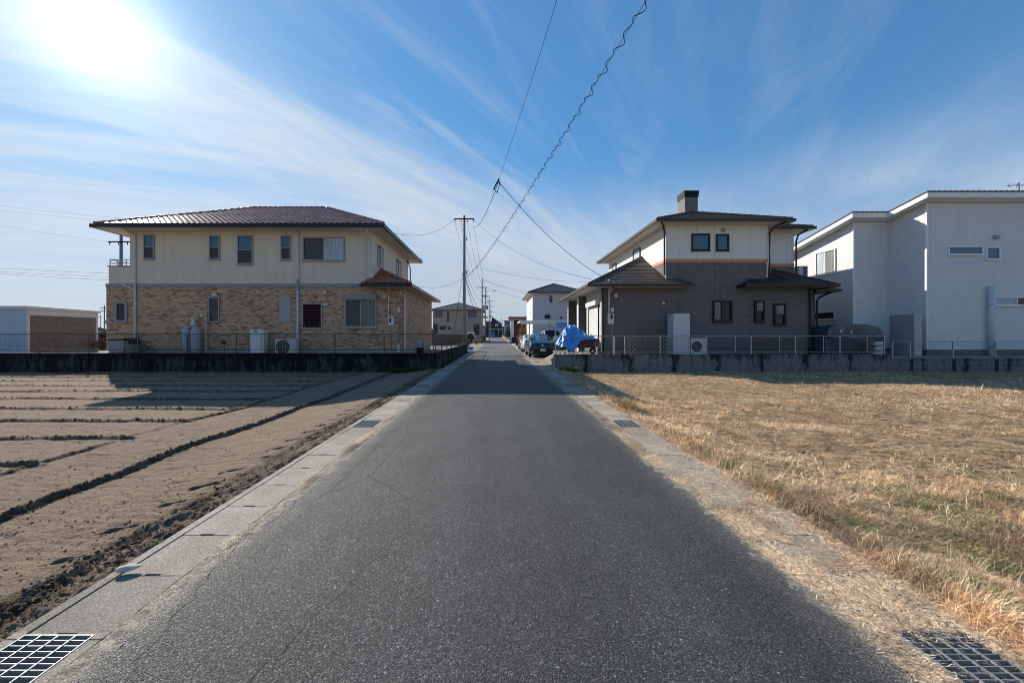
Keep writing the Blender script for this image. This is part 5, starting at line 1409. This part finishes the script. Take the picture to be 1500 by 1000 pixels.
    if plate:
        px_ = x+.0; pz = z+fz*.44
        p_ = part('number_plate', MB().box(px_-.165, px_+.165, y-.030, y-.014, pz-.083, pz+.083), plain('plate_white', (.72, .73, .70), .5) if 'plate_white' not in bpy.data.materials else bpy.data.materials['plate_white'], t)
        g = MB()      # illegible dark strokes: a short top row and four large figures
        for k in range(4):
            u = px_-.105+.066*k+(.012 if k > 1 else 0); yk = y-.0335
            g.box(u-.004, u+.004, yk, yk+.003, pz-.062, pz+.02); g.box(u-.004, u+.026, yk, yk+.003, pz+.012, pz+.02)
            if k % 2: g.box(u+.018, u+.026, yk, yk+.003, pz-.062, pz+.011); g.box(u+.005, u+.017, yk, yk+.003, pz-.026, pz-.018)
        for k in range(4): g.box(px_-.06+.032*k, px_-.045+.032*k, y-.0335, y-.0305, pz+.042, pz+.068)
        part('characters', g, M['navy_sid'], p_)
    if emblem:
        g = MB(); cz = z+fz*.665; yk = y+.02
        g.tube([(x+.075*math.cos(a), yk-.04, cz+.075*math.sin(a)) for a in np.linspace(0, 2*math.pi, 20)], .011, 5, cap=False)
        V_ = [(-.03, .062), (0, .010), (.03, .062)]; W_ = [(-.062, .030), (-.028, -.058), (0, -.008), (.028, -.058), (.062, .030)]
        for pl in (V_, W_): g.tube([(x+a, yk-.04, cz+b_) for a, b_ in pl], .009, 5)
        part('emblem', g, M['rim'], t)
    return t
car('dark blue hatchback parked nose towards the camera beside the right kerb', 3.0, 26.0, .02, 1.78, 4.2, 1.58, paint('dark_blue_paint', (.008, .022, .050)), emblem=True)
car('small white car behind the dark blue hatchback', 2.98, 33.2, .02, 1.68, 3.6, 1.50, paint('white_paint_car', (.70, .72, .72), metal=0), emblem=False)
car('red car behind the white car, nearest the red-brown porch', 3.15, 40.2, .02, 1.70, 3.8, 1.46, paint('red_paint', (.30, .02, .03)))
car('silver van with dark windows behind the dark blue hatchback', 4.75, 33.2, .02, 1.74, 4.5, 1.92, paint('silver_paint', (.52, .52, .53)), 'van', 'parked_van', hood=.75, screen=.75, nose=.62, boxy=1)
car('pale teal car between the dark blue hatchback and the blue tarpaulin', 4.98, 28.1, .02, 1.60, 3.5, 1.46, paint('teal_paint', (.16, .36, .38)))

# ================================================================= CART UNDER BLUE TARPAULIN
def cart():
    t = thing('cart', 'red-railed flat cart loaded with junk under the blue tarpaulin', 'cart', (4.3, 21, LG))
    y0, y1 = 20.6, 21.5; red = plain('red_rail', (.42, .04, .05), .5)
    part('deck', MB().box(3.65, 5.15, y0, y1, .84, .90), M['black'], t)
    g = MB()
    for z in (.96, 1.30): g.box(3.62, 5.18, y0-.02, y0+.01, z-.02, z+.02)
    for k in range(9): x = 3.65+k*.19; g.box(x-.012, x+.012, y0-.015, y0+.005, .96, 1.30)
    part('rails', g, red, t)
    part('load', MB().box(3.8, 4.5, y0+.05, y1, .902, 1.24).box(4.55, 5.1, y0+.1, y1, .902, 1.35).box(3.9, 4.3, y0+.1, y1-.1, 1.242, 1.7), plain('dark_load', (.05, .06, .10), .7, var=.4), t)
    for x in (3.85, 4.95):
        w = part('wheel', MB().tube([(x, y0-.03, .68), (x, y0+.07, .68)], .17, 14), M['rubber'], t); part('hub', MB().tube([(x, y0-.04, .68), (x, y0-.031, .68)], .06, 10), M['rim'], w)
    # tarpaulin thrown over it: back edge, top line, front edge
    X0, X1 = 3.12, 5.22
    top = [(0, 1.02), (.10, 1.50), (.24, 1.93), (.34, 2.02), (.46, 2.03), (.60, 1.80), (.80, 1.52), (.90, 1.50), (1, 1.22)]
    bot = [(0, .90), (.06, .84), (.12, 1.02), (.22, .86), (.30, .62), (.38, .66), (.46, .95), (.56, 1.22), (.8, 1.26), (.95, 1.30), (1, 1.2)]
    def ip(tb, u):
        for (a, b_), (c, d) in zip(tb, tb[1:]):
            if u <= c: return b_+(d-b_)*(u-a)/(c-a)
        return tb[-1][1]
    def fn(u, v):
        T = ip(top, u); B = ip(bot, u); x = X0+(X1-X0)*u
        dep = .55*(1-.5*abs(u-.4))
        if v < .4: k = v/.4; yy = 21.0+dep*(1-k)-.12*k; z = 1.1+(T-1.1)*(math.sin(k*math.pi/2))**.7 if T > 1.1 else T
        else: k = (v-.4)/.6; yy = 20.88-.50*math.sin(k*1.2)*(1.15-.5*abs(u-.35)); z = T+(B-T)*k**1.1
        f = .20*k if v >= .4 else .05
        x2 = x+(.12*math.sin(k*2)*(.35-u) if v >= .4 else 0)
        fold = math.sin(u*46+1.5*math.sin(v*6))*.5+math.sin(u*23+v*9)*.5
        return (x2+crumple(u*5, v*4, .10, 1.3, 3), yy+crumple(u*9, v*4, .30, 1.6, 5)+fold*.045*(v > .35), z+crumple(u*8+3, v*6, .09, 1.7, 8))
    tm = NT('blue_tarpaulin'); p = tm.pos()
    c = tm.mix(tm.ramp(tm.noise(p, 3, 5, .7), [(.35, 0.), (.7, 1.)]), (.015, .20, .70), (.03, .38, .90))
    sh = tm.ramp(tm.vor(p, 9., feat='DISTANCE_TO_EDGE'), [(0., 1.), (.06, 0.)])
    c = tm.mix(tm.math('MULTIPLY', sh, .25), c, (.45, .62, .85))
    M['tarp'] = tm.fin(c, .28, .7, 0, tm.bump(tm.noise(p, 9, 5, .6, .8), .05, 1.))
    g = drape(70, 36, fn); o = part('tarpaulin', g, M['tarp'], None, smooth=True)
    c = Vector((4.2, 21, LG)); me = o.data
    for v in me.vertices: v.co -= c
    o.location = c; tag(o, 'crumpled bright blue tarpaulin thrown over the cart beside the charcoal house', 'tarpaulin')
    random.seed(12); wm = plain('pale_rubble', (.50, .46, .40), .8, var=.35, sc=12)
    for k in range(9):
        x = 3.05+random.random()*1.15; y = 19.2+random.random()*.9; r = .05+random.random()*.07
        g = MB().ball((x, y, LG+r*.6), r*1.2, r, r*.9, 8, 5)
        single('rubble_stone', g, wm, 'one of the pale stones scattered below the blue tarpaulin', 'stone', 'pale stones below the blue tarpaulin', False)
    t = thing('garden_light', 'small cream garden light on a stake right of the blue tarpaulin', 'garden light', (PX(874.5, 19), 19, LG))
    part('stake', MB().tube([P(874.5, 516, 19), P(874.5, 511, 19)], .02, 6), M['offwhite'], t); part('shade', MB().tube([P(874.5, 512, 19), P(874.5, 508, 19)], [.03, .065], 10), M['offwhite'], t)
    single('pale_stake', MB().box(PX(899.3, 18.8), PX(900.7, 18.8), 18.8, 18.84, LG, PZ(492.5, 18.8)), M['offwhite'], 'pale upright stake behind the railing below the electric meter', 'stake')
cart()

# ================================================================= CARPORT, STREET BEYOND
def carport():
    t = thing('carport', 'pale flat-roofed aluminium carport over the parked cars', 'carport', (5.6, 40, 0))
    part('roof', MB().box(2.2, 9.0, 38, 43.5, 2.72, 2.86), M['white'], t); part('front_beam', MB().box(2.3, 9, 37.95, 37.999, 2.52, 2.69), M['offwhite'], t)
    for x, y in ((3.1, 38.2), (5.0, 38.2), (3.1, 43.2), (7.8, 38.2)): part('post', MB().box(x-.05, x+.05, y-.05, y+.05, .0, 2.72), M['steel'], t)
    o = drape(20, 8, lambda u, v: (5.72+1.25*u, 37.9-.06*math.sin(u*14)*v, 2.70-.52*v-.03*math.sin(u*9)*v))
    single('hanging_tarpaulin', o, M['tarp'], 'folded blue tarpaulin hanging from the carport beam', 'tarpaulin', smooth=True)
    t = thing('metal_post', 'tall thin grey metal post beside the parked cars', 'post', (PX(814, 25.2), 25.2, 0))
    part('post', MB().tube([(PX(814, 25.2), 25.2, 0), (PX(814, 25.2), 25.2, PZ(434, 25.2))], [.045, .035], 8), M['steel'], t)
    part('cap', MB().ball((PX(814, 25.2), 25.2, PZ(434, 25.2)), .05, .05, .04), M['steel'], t)
carport()
def far_house(label, x0, x1, y0, y1, z, wall, roofm, sl=.45, wins=(), lwins=(), base=.0, ov=.6, trims=()):
    t = thing('house', label, 'house', ((x0+x1)/2, (y0+y1)/2, base))
    part('wall', MB().box(x0, x1, y0, y1, base-.3, z+.03), wall, t)
    hip_roof(t, x0-ov, x1+ov, y0-ov, y1+ov, z, sl, roofm, 'flat', gut=M['gutterbrown'], ridge_r=.06)
    for (a, b_, c, d, pn) in wins: window(t, front(y0), a, b_, c, d, M['black'], pn)
    for (a, b_, c, d, pn) in lwins: window(t, facel(x0), a, b_, c, d, M['black'], pn)
    for tr in trims: part('trim', MB().box(*tr), M['white'], t)
    return t
G1 = [(0., 1., 0., 1., M['glass'])]; GS = [(0., 1., 0., 1., M['glasssky'])]; GC = [(0., 1., 0., 1., M['curtain'])]
yb = 80
t = far_house('beige two-storey house with a grey hip roof behind the tall utility pole', PX(634, yb), PX(705, yb), yb, yb+9, PZ(455, yb), M['beige_sid'], M['slategrey'], .34,
    [(PX(637, yb), PX(648, yb), PZ(464, yb), PZ(455.7, yb), GS), (PX(655, yb), PX(658, yb), PZ(471, yb), PZ(456.5, yb), GS), (PX(686, yb), PX(697, yb), PZ(464, yb), PZ(455.5, yb), GS),
     (PX(644, yb), PX(653, yb), PZ(482.5, yb), PZ(477.6, yb), G1), (PX(656, yb), PX(660, yb), PZ(482.5, yb), PZ(478.7, yb), G1), (PX(635, yb), PX(641, yb), PZ(490, yb), PZ(474.5, yb), G1), (PX(694, yb), PX(702, yb), PZ(490, yb), PZ(475, yb), G1)], ov=.5)
yb = 51
t = far_house('light grey house with a dark hip roof and white corner beyond the carport', 4.6, 10.8, yb, 61, PZ(430, yb), M['grey_sid'], M['slategrey'], .40,
    [(PX(805, yb), PX(809, yb), PZ(442.5, yb), PZ(433, yb), GS), (PX(798, yb), PX(806, yb), PZ(466, yb), PZ(461, yb), G1), (PX(820, yb), PX(823.5, yb), PZ(466, yb), PZ(464, yb), G1)],
    [(53, 54, 4.4, 5.9, G1)], ov=.6)
part('vent_cover', MB().box(PX(788.5, yb), PX(790.5, yb), yb-.1, yb-.001, PZ(464, yb), PZ(462, yb)).box(PX(794, yb), PX(796, yb), yb-.1, yb-.001, PZ(464, yb), PZ(462, yb)), M['offwhite'], t)
part('side_siding', MB().box(4.55, 4.598, yb-.02, 61, 0, PZ(430, yb)), M['ivory'], t)
def porch_house():
    t = thing('house', 'low building with faded red roof edge, white pillar and red-brown board wall', 'house', (5, 79, 0))
    part('roof', MB().box(2.35, 9, 76.5, 84, 4.35, 4.7), M['pinkroof'], t); part('roof_sheet', MB().box(2.25, 9.1, 76.4, 84.1, 4.702, 4.95), M['slate'], t)
    part('pillar', MB().box(2.6, 3.25, 76.8, 77.5, 0, 4.349), M['white'], t)
    part('wall', MB().box(3.0, 9, 80, 84, 0, 4.349), M['redwood'], t)
    t = thing('planter', 'dark brick planter at the foot of the white pillar', 'planter', (3.6, 74.5, 0)); part('box', MB().box(2.75, 4.4, 74, 75, 0, 1.0), M['dbrown'], t); part('soil', MB().box(2.85, 4.3, 74.1, 74.9, 1.0, 1.05), M['wood'], t)
    t = thing('planter', 'low dark planter box between the red car and the white pillar', 'planter', (3.0, 56.3, 0)); part('box', MB().box(2.7, 3.5, 56, 56.8, 0, .75), M['dbrown'], t); part('soil', MB().box(2.75, 3.45, 56.05, 56.75, .75, .8), M['wood'], t)
porch_house()
def leafy(name, label, cat, c, r, n, col, seed, trunk=None, leaf=.16, var=.5, group=None, name_crown='foliage'):
    t = thing(name, label, cat, c, group); rng = np.random.RandomState(seed)
    k = 9; cc = rng.randn(k, 3)*np.array(r)*.42; cc[:, 2] = np.abs(cc[:, 2]*1.0)+r[2]*.5
    idx = rng.randint(0, k, n); p = cc[idx]+rng.randn(n, 3)*np.array(r)*.26; p[:, 2] = np.maximum(p[:, 2], .05)
    a = rng.randn(n, 3); a /= np.linalg.norm(a, axis=1)[:, None]; b_ = np.cross(a, rng.randn(n, 3)); b_ /= np.linalg.norm(b_, axis=1)[:, None]
    s = (leaf*(.5+rng.rand(n)))[:, None]
    V = np.stack([p-a*s*.5, p+b_*s*.3, p+a*s*.5, p-b_*s*.3], 1).reshape(-1, 3); i = np.arange(n)*4
    Fc = np.stack([i, i+1, i+2, i+3], 1); cl = np.array([col])*(1-var+2*var*rng.rand(n))[:, None]; cl = np.repeat(np.concatenate([cl, np.ones((n, 1))], 1), 4, 0)
    link(name_crown, npmesh(name_crown, V, Fc, {'col': cl}), GM, t)
    g = MB(); 
    for q in range(5):
        e = cc[q]; g.tube([(c[0]+.05*q, c[1], c[2]), (c[0]+e[0]*.5, c[1]+e[1]*.5, c[2]+e[2]*.6), (c[0]+e[0], c[1]+e[1], c[2]+e[2])], [.05, .03, .012], 5)
    part('stems', g, M['wood'], t)
    return t
leafy('shrub', 'green round tree beside the far right side of the road', 'tree', (2.95, 88, 0), (1.1, 1.0, 2.3), 2600, (.06, .085, .03), 3)
leafy('shrub', 'bare brownish shrub in front of the red-brown board wall', 'shrub', (3.75, 62, 0), (.75, .8, 1.9), 1300, (.20, .14, .07), 4, leaf=.12)
leafy('shrub', 'dry olive bush behind the low planter box', 'shrub', (4.0, 57.6, 0), (.8, .5, 1.2), 1100, (.20, .17, .06), 14, leaf=.12)
leafy('hedge', 'dark clipped hedge between the garage shed and the brown brick house', 'hedge', (PX(147, 30), 30, LG), (1.0, .5, .62), 2600, (.035, .040, .022), 5, leaf=.12)
leafy('shrub', 'reddish azalea shrub behind the railing beside the garage shed', 'shrub', (PX(148, 26), 26, LG), (.7, .4, .42), 1600, (.17, .06, .045), 6, leaf=.08)
t = thing('road_sign', 'small yellow-green board beside the dark hedge left of the brown house', 'sign', (PX(131.5, 34), 34, LG))
part('board', MB().box(PX(129.5, 34), PX(134, 34), 34, 34.04, 1.62, 1.9), plain('lime_paint', (.55, .72, .02), .6), t); part('post', MB().box(PX(131.3, 34), PX(132, 34), 34.01, 34.03, LG, 1.62), M['steel'], t)
# far left buildings between the shed and the house, far end of the street
def block(label, x0, x1, y0, y1, z, wall, rm, gable=0., windows=()):
    t = thing('house', label, 'house', ((x0+x1)/2, (y0+y1)/2, -.1)); part('wall', MB().box(x0, x1, y0, y1, -.3, z), wall, t)
    if gable: part('roof', MB().poly([(x0-.5, y0-.4, z), (x1+.5, y0-.4, z), (x1+.5, y0-.4, z+.2), ((x0+x1)/2, y0-.4, z+gable), (x0-.5, y0-.4, z+.2)], (0, y1-y0+.8, 0)), rm, t)
    else: part('roof', MB().box(x0-.3, x1+.3, y0-.3, y1+.3, z, z+.35), rm, t)
    for w in windows: window(t, front(y0), *w, M['white'], G1, fw=.12)
    return t
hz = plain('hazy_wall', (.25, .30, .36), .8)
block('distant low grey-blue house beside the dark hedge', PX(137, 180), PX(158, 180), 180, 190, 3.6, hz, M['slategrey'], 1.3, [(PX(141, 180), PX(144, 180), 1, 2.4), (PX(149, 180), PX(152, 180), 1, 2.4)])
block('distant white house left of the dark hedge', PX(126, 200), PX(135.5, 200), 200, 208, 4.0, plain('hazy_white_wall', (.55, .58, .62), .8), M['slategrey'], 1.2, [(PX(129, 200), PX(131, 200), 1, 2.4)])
def navy():
    yb = 222; t = thing('house', 'dark navy house with a lopsided gable closing the end of the street', 'house', (0, yb+5, 0))
    x0, x1 = PX(712, yb), PX(735, yb)
    part('wall', MB().poly([(PX(720.5, yb), yb, -.2), (x1, yb, -.2), (x1, yb, PZ(475, yb)), (PX(722, yb), yb, PZ(466.5, yb)), (PX(720.5, yb), yb, PZ(466, yb))], (0, 8, 0)), M['navy_sid'], t)
    part('side_wing', MB().box(x0, PX(720.4, yb), yb, yb+8, -.2, PZ(470, yb)), M['navy_sid'], t)
    part('roof', MB().poly([(PX(720.3, yb), yb-.4, PZ(464.9, yb)), (x1+.5, yb-.4, PZ(474.5, yb)), (x1+.5, yb-.4, PZ(473.8, yb)), (PX(720.3, yb), yb-.4, PZ(464.2, yb))], (0, 9, 0)), M['slateblack'], t)
    for a in (725.2, 728): window(t, front(yb), PX(a, yb), PX(a+2, yb), PZ(478, yb), PZ(474.3, yb), M['white'], GC, fw=.1)
    part('carport_roof', MB().box(PX(716, yb), PX(737, yb), yb-5, yb-.6, PZ(482.7, yb), PZ(481.9, yb)), M['offwhite'], t)
    part('carport_post', MB().box(PX(730.4, yb), PX(730.9, yb), yb-4.8, yb-4.6, 0, PZ(482.8, yb)), M['white'], t)
navy()
block('distant teal-grey block right of the street end', PX(739, 290), PX(747, 290), 290, 300, PZ(470, 290), plain('hazy_teal', (.08, .14, .18), .7), M['slateblack'], 0, [(PX(740.5, 290), PX(742, 290), 6, 8.5), (PX(743.5, 290), PX(745, 290), 6, 8.5)])
block('distant grey building behind the row of utility poles', PX(705.5, 240), PX(711.5, 240), 240, 250, PZ(479, 240), hz, M['slategrey'], 1., [(PX(707, 240), PX(708.5, 240), 1.5, 3)])
t = thing('truck', 'small blue truck parked at the far end of the street', 'truck', (PX(720.5, 165), 167, 0))
tb = paint('blue_truck_paint', (.02, .10, .32)); xa, xb = PX(716.5, 165), PX(724.5, 165)
part('cab', MB().hexa([(xa, 165, .5), (xb, 165, .5), (xb, 167, .5), (xa, 167, .5), (xa+.1, 165.3, 2.7), (xb-.1, 165.3, 2.7), (xb-.1, 167, 2.7), (xa+.1, 167, 2.7)]), tb, t)
part('windscreen', MB().hexa([(xa+.2, 165.07, 1.5), (xb-.2, 165.07, 1.5), (xb-.2, 165.2, 1.5), (xa+.2, 165.2, 1.5), (xa+.25, 165.2, 2.5), (xb-.25, 165.2, 2.5), (xb-.25, 165.3, 2.5), (xa+.25, 165.3, 2.5)]), M['glasssky'], t)
part('cargo_box', MB().box(xa-.05, xb+.05, 167.1, 171, .8, 3.0), tb, t)
for x in (xa+.15, xb-.15): part('wheel', MB().tube([(x-.12, 165.8, .42), (x+.12, 165.8, .42)], .42, 12), M['rubber'], t)
for x in (xa+.25, xb-.25): part('headlight', MB().box(x-.15, x+.15, 164.95, 165, .8, 1.0), M['white'], t)

# left verge: machine, blue bag, low fences
def machine():
    Y = 47.; t = thing('garden_machine', 'white-topped tiller-like machine standing on the verge beyond the left wall', 'machine', (PX(690, Y), Y, 0))
    part('cover', MB().poly([P(684.5, 488.3, Y), P(695.2, 488.3, Y), P(695.2, 486.6, Y), P(684.2, 486.0, Y)], (0, .5, 0)).box(PX(691, Y), PX(691.7, Y), Y+.1, Y+.2, PZ(486, Y), PZ(481.5, Y)), M['white'], t)
    part('engine', MB().poly([P(687, 488.4, Y), P(692, 488.4, Y), P(692, 491, Y), P(694.5, 493, Y), P(695, 497, Y), P(687, 498, Y), P(684, 495, Y), P(684.5, 492.5, Y)], (0, .55, 0)), M['dbrown'], t)
    part('leg', MB().tube([P(693.5, 488, Y), P(696, 493, Y), P(695.8, 498.6, Y)], .07, 6), M['pvc'], t)
    part('wheel', MB().tube([P(690, 499, Y), (PX(690, Y)+.15, Y, PZ(499, Y))], .3, 12), M['rubber'], t)
    g = MB().ball((0, 0, .15), .42, .3, .17, 14, 8); c = P(688.3, 503.2, 41); g.v = [(x+c[0], y+41, z+.0+crumple(x*3, y*3, .1, 2, 3)-.03) for x, y, z in g.v]
    single('blue_bag', g, M['blue_plastic'], 'bright blue plastic bag on the verge at the end of the left wall', 'bag', smooth=True)
machine()
def lowfence(label, x, y0, y1, z0, z1, m_):
    t = thing('fence', label, 'fence', (x, y0, z0)); part('panel', MB().box(x-.02, x+.02, y0, y1, z0+.03, z1), m_, t)
    n = int((y1-y0)/2)+1
    for k in range(n+1): y = y0+(y1-y0)*k/n; part('post', MB().box(x+.021, x+.07, y-.04, y+.04, z0-.1, z1+.04), M['railbrown'], t)
g = siding('brown_board', (.17, .13, .10), .12, 0, fine=False)
t = thing('fence', 'low brown board fence across the end of the brown brick house lot', 'fence', (-4.5, 38.2, 0)); part('panel', MB().box(-9.5, -3.1, 38.2, 38.25, .0, 1.55), g, t)
for k in range(4): part('post', MB().box(-9.5+k*2.1, -9.4+k*2.1, 38.14, 38.199, 0, 1.6), M['railbrown'], t)
lowfence('low dark fence between the beige house and the street', -3.3, 84, 110, 0, 1.3, M['dbrown'])
leafy('shrub', 'small yellowish bush on the left verge beside the third utility pole', 'shrub', (-3.3, 62, 0), (.45, .7, .6), 700, (.22, .20, .05), 21, leaf=.1)
leafy('shrub', 'dark low bush on the left verge beside the white-topped machine', 'shrub', (-3.7, 50, 0), (.6, .9, .7), 900, (.05, .06, .03), 22, leaf=.1)

# ================================================================= UTILITY POLES AND WIRES
def pole(label, x, y, h, r, arms=(), lamp=False, steps=True, z0=0., rot=0., equip=()):
    t = thing('utility_pole', label, 'utility pole', (x, y, z0), 'utility poles')
    part('pole', MB().tube([(x, y, z0-.3), (x, y, z0+h)], [r, r*.62], 14), M['pole'], t, smooth=True)
    for (z, w, off) in arms:
        a = part('crossarm', MB().box(x-w/2+off, x+w/2+off, y-.19, y-.12, z-.05, z+.05), M['wire'], t)
        g = MB(); n = 4
        for k in range(n):
            xx = x-w/2+off+.1+(w-.2)*k/(n-1); g.tube([(xx, y-.15, z-.05), (xx, y-.15, z-.12), (xx+.05, y-.15, z-.30)], [.03, .045, .02], 6)
        part('insulators', g, M['wire'], a)
    if steps:
        g = MB(); z = 1.9
        while z < h-.8: g.tube([(x-(.32 if int(z*2) % 2 else 0), y, z), (x+(0 if int(z*2) % 2 else .32), y, z)], .008, 4); z += .5
        part('climbing_steps', g, M['steel'], t)
    for (z, dz, w) in equip: part('cable_box', MB().box(x+r, x+r+w, y-.1, y+.1, z, z+dz), M['cabdark'], t)
    if lamp: part('street_lamp', MB().tube([(x, y, z0+h*.92), (x+.9, y, z0+h*.96), (x+1.9, y, z0+h*.95)], .035, 6).ball((x+2.1, y, z0+h*.945), .35, .12, .08), M['steel'], t)
    return t
PXm, PYm = -2.96, 36.0
pole('tallest utility pole with one crossarm, standing by the end of the black wall', PXm, PYm, PZ(316, PYm), .165, [(PZ(321.5, PYm), 1.85, 0.)], equip=((7.0, .3, .12), (10.0, .3, .1)))
pole('second utility pole along the left side of the road', PX(706.3, 72), 72, PZ(407.5, 72), .15, [(PZ(421, 72), 1.8, 0), (PZ(433, 72), 1.0, .4)], equip=((6., .8, .3), (4.5, .5, .3)))
pole('utility pole with a long curved lamp arm, third along the road', PX(710.8, 90), 90, PZ(422, 90), .15, [(PZ(434, 90), 1.5, .3), (PZ(443, 90), 1.0, .3)], lamp=True, equip=((7.2, .9, .5), (5.2, .4, .4)))
pole('fourth utility pole along the left side of the road', PX(716.6, 118), 118, PZ(438, 118), .15, [(PZ(441, 118), 2.0, .3), (PZ(448.5, 118), 1.6, .6)], equip=((6.5, .8, .4),))
pole('fifth utility pole along the road, before the navy house', PX(718.9, 150), 150, PZ(453.5, 150), .15, [(PZ(457, 150), 1.7, .2), (PZ(464, 150), 1.2, .2)], steps=False)
pole('left one of the two distant dark poles at the street end', PX(733.6, 250), 250, PZ(466, 250), .2, [(PZ(469, 250), 1.5, 0)], steps=False)
pole('right one of the two distant dark poles at the street end', PX(736.5, 260), 260, PZ(467, 260), .2, [(PZ(470, 260), 1.5, 0)], steps=False)
pole('utility pole seen above the balcony of the brown brick house', PX(177.5, 36), 36, 12.0, .17, [(PZ(354.8, 36), 2.6, .3)], steps=False, z0=0)
pole('distant utility pole with boxes seen between shed and brown house', PX(153, 95), 95, PZ(447, 95), .16, [(PZ(451, 95), 1.6, 0), (PZ(455, 95), 1.0, -.3)], steps=False, equip=((4.2, .7, .6),))
pole('thinner distant utility pole beside the hedge', PX(147, 170), 170, PZ(461, 170), .16, [(PZ(464, 170), 1.3, 0)], steps=False)
def wire(label, a, b_, sag=0., r=.010, n=24, name='overhead_wire', cat='wire'):
    a, b_ = Vector(a), Vector(b_); pts = [a.lerp(b_, k/n)-Vector((0, 0, 4*sag*(k/n)*(1-k/n))) for k in range(n+1)]
    c = pts[0].copy(); g = MB().tube([p-c for p in pts], r, 5); o = part(name, g, M['wire']); o.location = c; tag(o, label, cat, 'overhead wires'); return pts
zt = PZ(322, PYm)
J = Vector((.06, 16.6, PZ(266, 16.6)))
wire('thin overhead wire running up out of the frame from the three-way splice', J, (3.35, -4, J.z+3.3), .32, .006, 30)
wire('thick cable from the tallest pole up to the three-way splice', (PXm+.55, PYm-.1, PZ(330, PYm)), J, .85, .013, 30)
wire('service cable sagging from the three-way splice to the charcoal house', J+Vector((.03, 0, -.03)), P(889, 409, 19.3), .42, .012, 30)
g = MB(); c = J
g.tube([J+Vector(v) for v in ((0, 0, .1), (.03, 0, -.03), (.09, 0, -.14))], .028, 6); g.tube([J+Vector(v) for v in ((-.01, 0, .02), (-.10, 0, -.12), (-.18, 0, -.30))], .03, 6); g.tube([J+Vector(v) for v in ((-.18, 0, -.28), (-.12, 0, -.42), (-.05, 0, -.44), (.0, 0, -.25), (.06, 0, -.14))], .012, 5)
g.ball(J+Vector((0, 0, .08)), .04, .04, .04); g.ball(J+Vector((-.18, 0, -.3)), .04, .04, .04); g.ball(J+Vector((-.06, 0, -.44)), .035, .035, .035)
single('cable_splice', g, M['wire'], 'black cable splice where three overhead cables meet above the road', 'cable splice')
# spiral-hung cable from behind the camera to the tallest pole
pts = []; n = 260
def sp(Y): x = PXm+.12+(36-Y)*.1575; return Vector((x, Y, 5.80+.0019*(Y-15)**2))
for k in range(n+1): pts.append(sp(-4+40*k/n))
c = pts[0].copy(); t = thing('spiral_cable', 'cable hung in a messenger spiral crossing the sky down to the tallest pole', 'cable', tuple(c))
part('messenger_wire', MB().tube(pts[::5], .0042, 5), M['wire'], t)
q = []
for k in range(n*4+1):
    Y = -4+40*k/(n*4); b_ = sp(Y); a = Y*2*math.pi/.60; e = .5+.5*math.cos(a); q.append(b_+Vector((-.055*math.sin(math.pi*e)+.035*e**3, 0, -.045*e**2-.01)))
part('lashed_cable', MB().tube(q, .0062, 5), M['wire'], t)
wire('wire from the crossarm to the roof corner of the brown brick house', (PXm-.9, PYm-.15, zt), (-5.5, 19.2, PZ(338, 19.2)), .7, .010)
wire('lower wire from the tallest pole to the road-side roof of the brown brick house', (PXm, PYm, PZ(406, PYm)), P(603, 418, 24), .45, .010)
wire('wire from the crossarm to the porch roof of the charcoal house', (PXm+.95, PYm-.15, PZ(324, PYm)), P(866, 409, 22), .75, .010)
wire('thin wire leaving the spiral cable towards the carport', sp(27), P(870, 412, 40), .35, .009)
yb = 72; xb = PX(706.3, 72)
for k, (dx, lab) in enumerate(((-.85, 'outer left'), (-.3, 'inner left'), (.3, 'inner right'), (.85, 'outer right'))):
    wire(lab+' power line between the tallest and the second pole', (PXm+dx, PYm-.15, zt-.25), (xb+dx*.9, yb-.15, PZ(421, yb)-.1), 1.1, .011)
for k, (z0_, z1_, s, lab) in enumerate(((PZ(400, PYm), PZ(440, yb), .8, 'upper'), (PZ(408, PYm), PZ(452, yb), 1.1, 'middle'), (PZ(412, PYm), PZ(462, yb), 1.5, 'lowest'))):
    wire(lab+' telephone cable between the tallest and the second pole', (PXm+.15, PYm, z0_), (xb+.1, yb, z1_), s, .022 if k else .014)
wire('steel guy wire staying the tallest pole towards the house lot', (PXm-.1, PYm, PZ(395, PYm)), P(664, 496, 37), 0, .014)
for k, (py, px1, py1) in enumerate(((410, 860, 437), (411, 872, 445), (419, 880, 456))):
    wire(('upper', 'middle', 'lower')[k]+' far wire crossing the street from the second pole to the right', (xb+.3, yb, PZ(py, yb)), P(px1, py1, 70), .8, .016)
for k in range(3):
    z = (PZ(421, 72)-.1, PZ(433, 72), PZ(445, 72))[k]; z2 = (PZ(424, 90), PZ(436, 90), PZ(446, 90))[k]; z3 = (PZ(441, 118), PZ(448.5, 118), PZ(455, 118))[k]
    wire(('top', 'middle', 'bottom')[k]+' wire from the second to the third pole', (xb+.3, 72, z), (PX(710.8, 90)+.3, 90, z2), .3, .016)
    wire(('top', 'middle', 'bottom')[k]+' wire from the third to the fourth pole', (PX(710.8, 90)+.3, 90, z2), (PX(716.6, 118)+.4, 118, z3), .4, .018)
    wire(('top', 'middle', 'bottom')[k]+' wire from the fourth to the fifth pole', (PX(716.6, 118)+.4, 118, z3), (PX(718.9, 150)+.3, 150, (PZ(457, 150), PZ(464, 150), PZ(470, 150))[k]), .5, .02)
for k, (a0, a1) in enumerate(((298, 319), (304.5, 324.5), (326, 354.8), (389, 400), (394, 405), (397, 410))):
    wire(('topmost', 'second', 'third', 'fourth', 'fifth', 'lowest')[k]+' of the wires at the left edge leading to the pole behind the balcony', P(-260, a0-(a1-a0)*1.6, 36), (PX(165 if k == 2 else 177, 36), 35.9, PZ(a1+1, 36)), .25, .006 if k < 3 else .010)
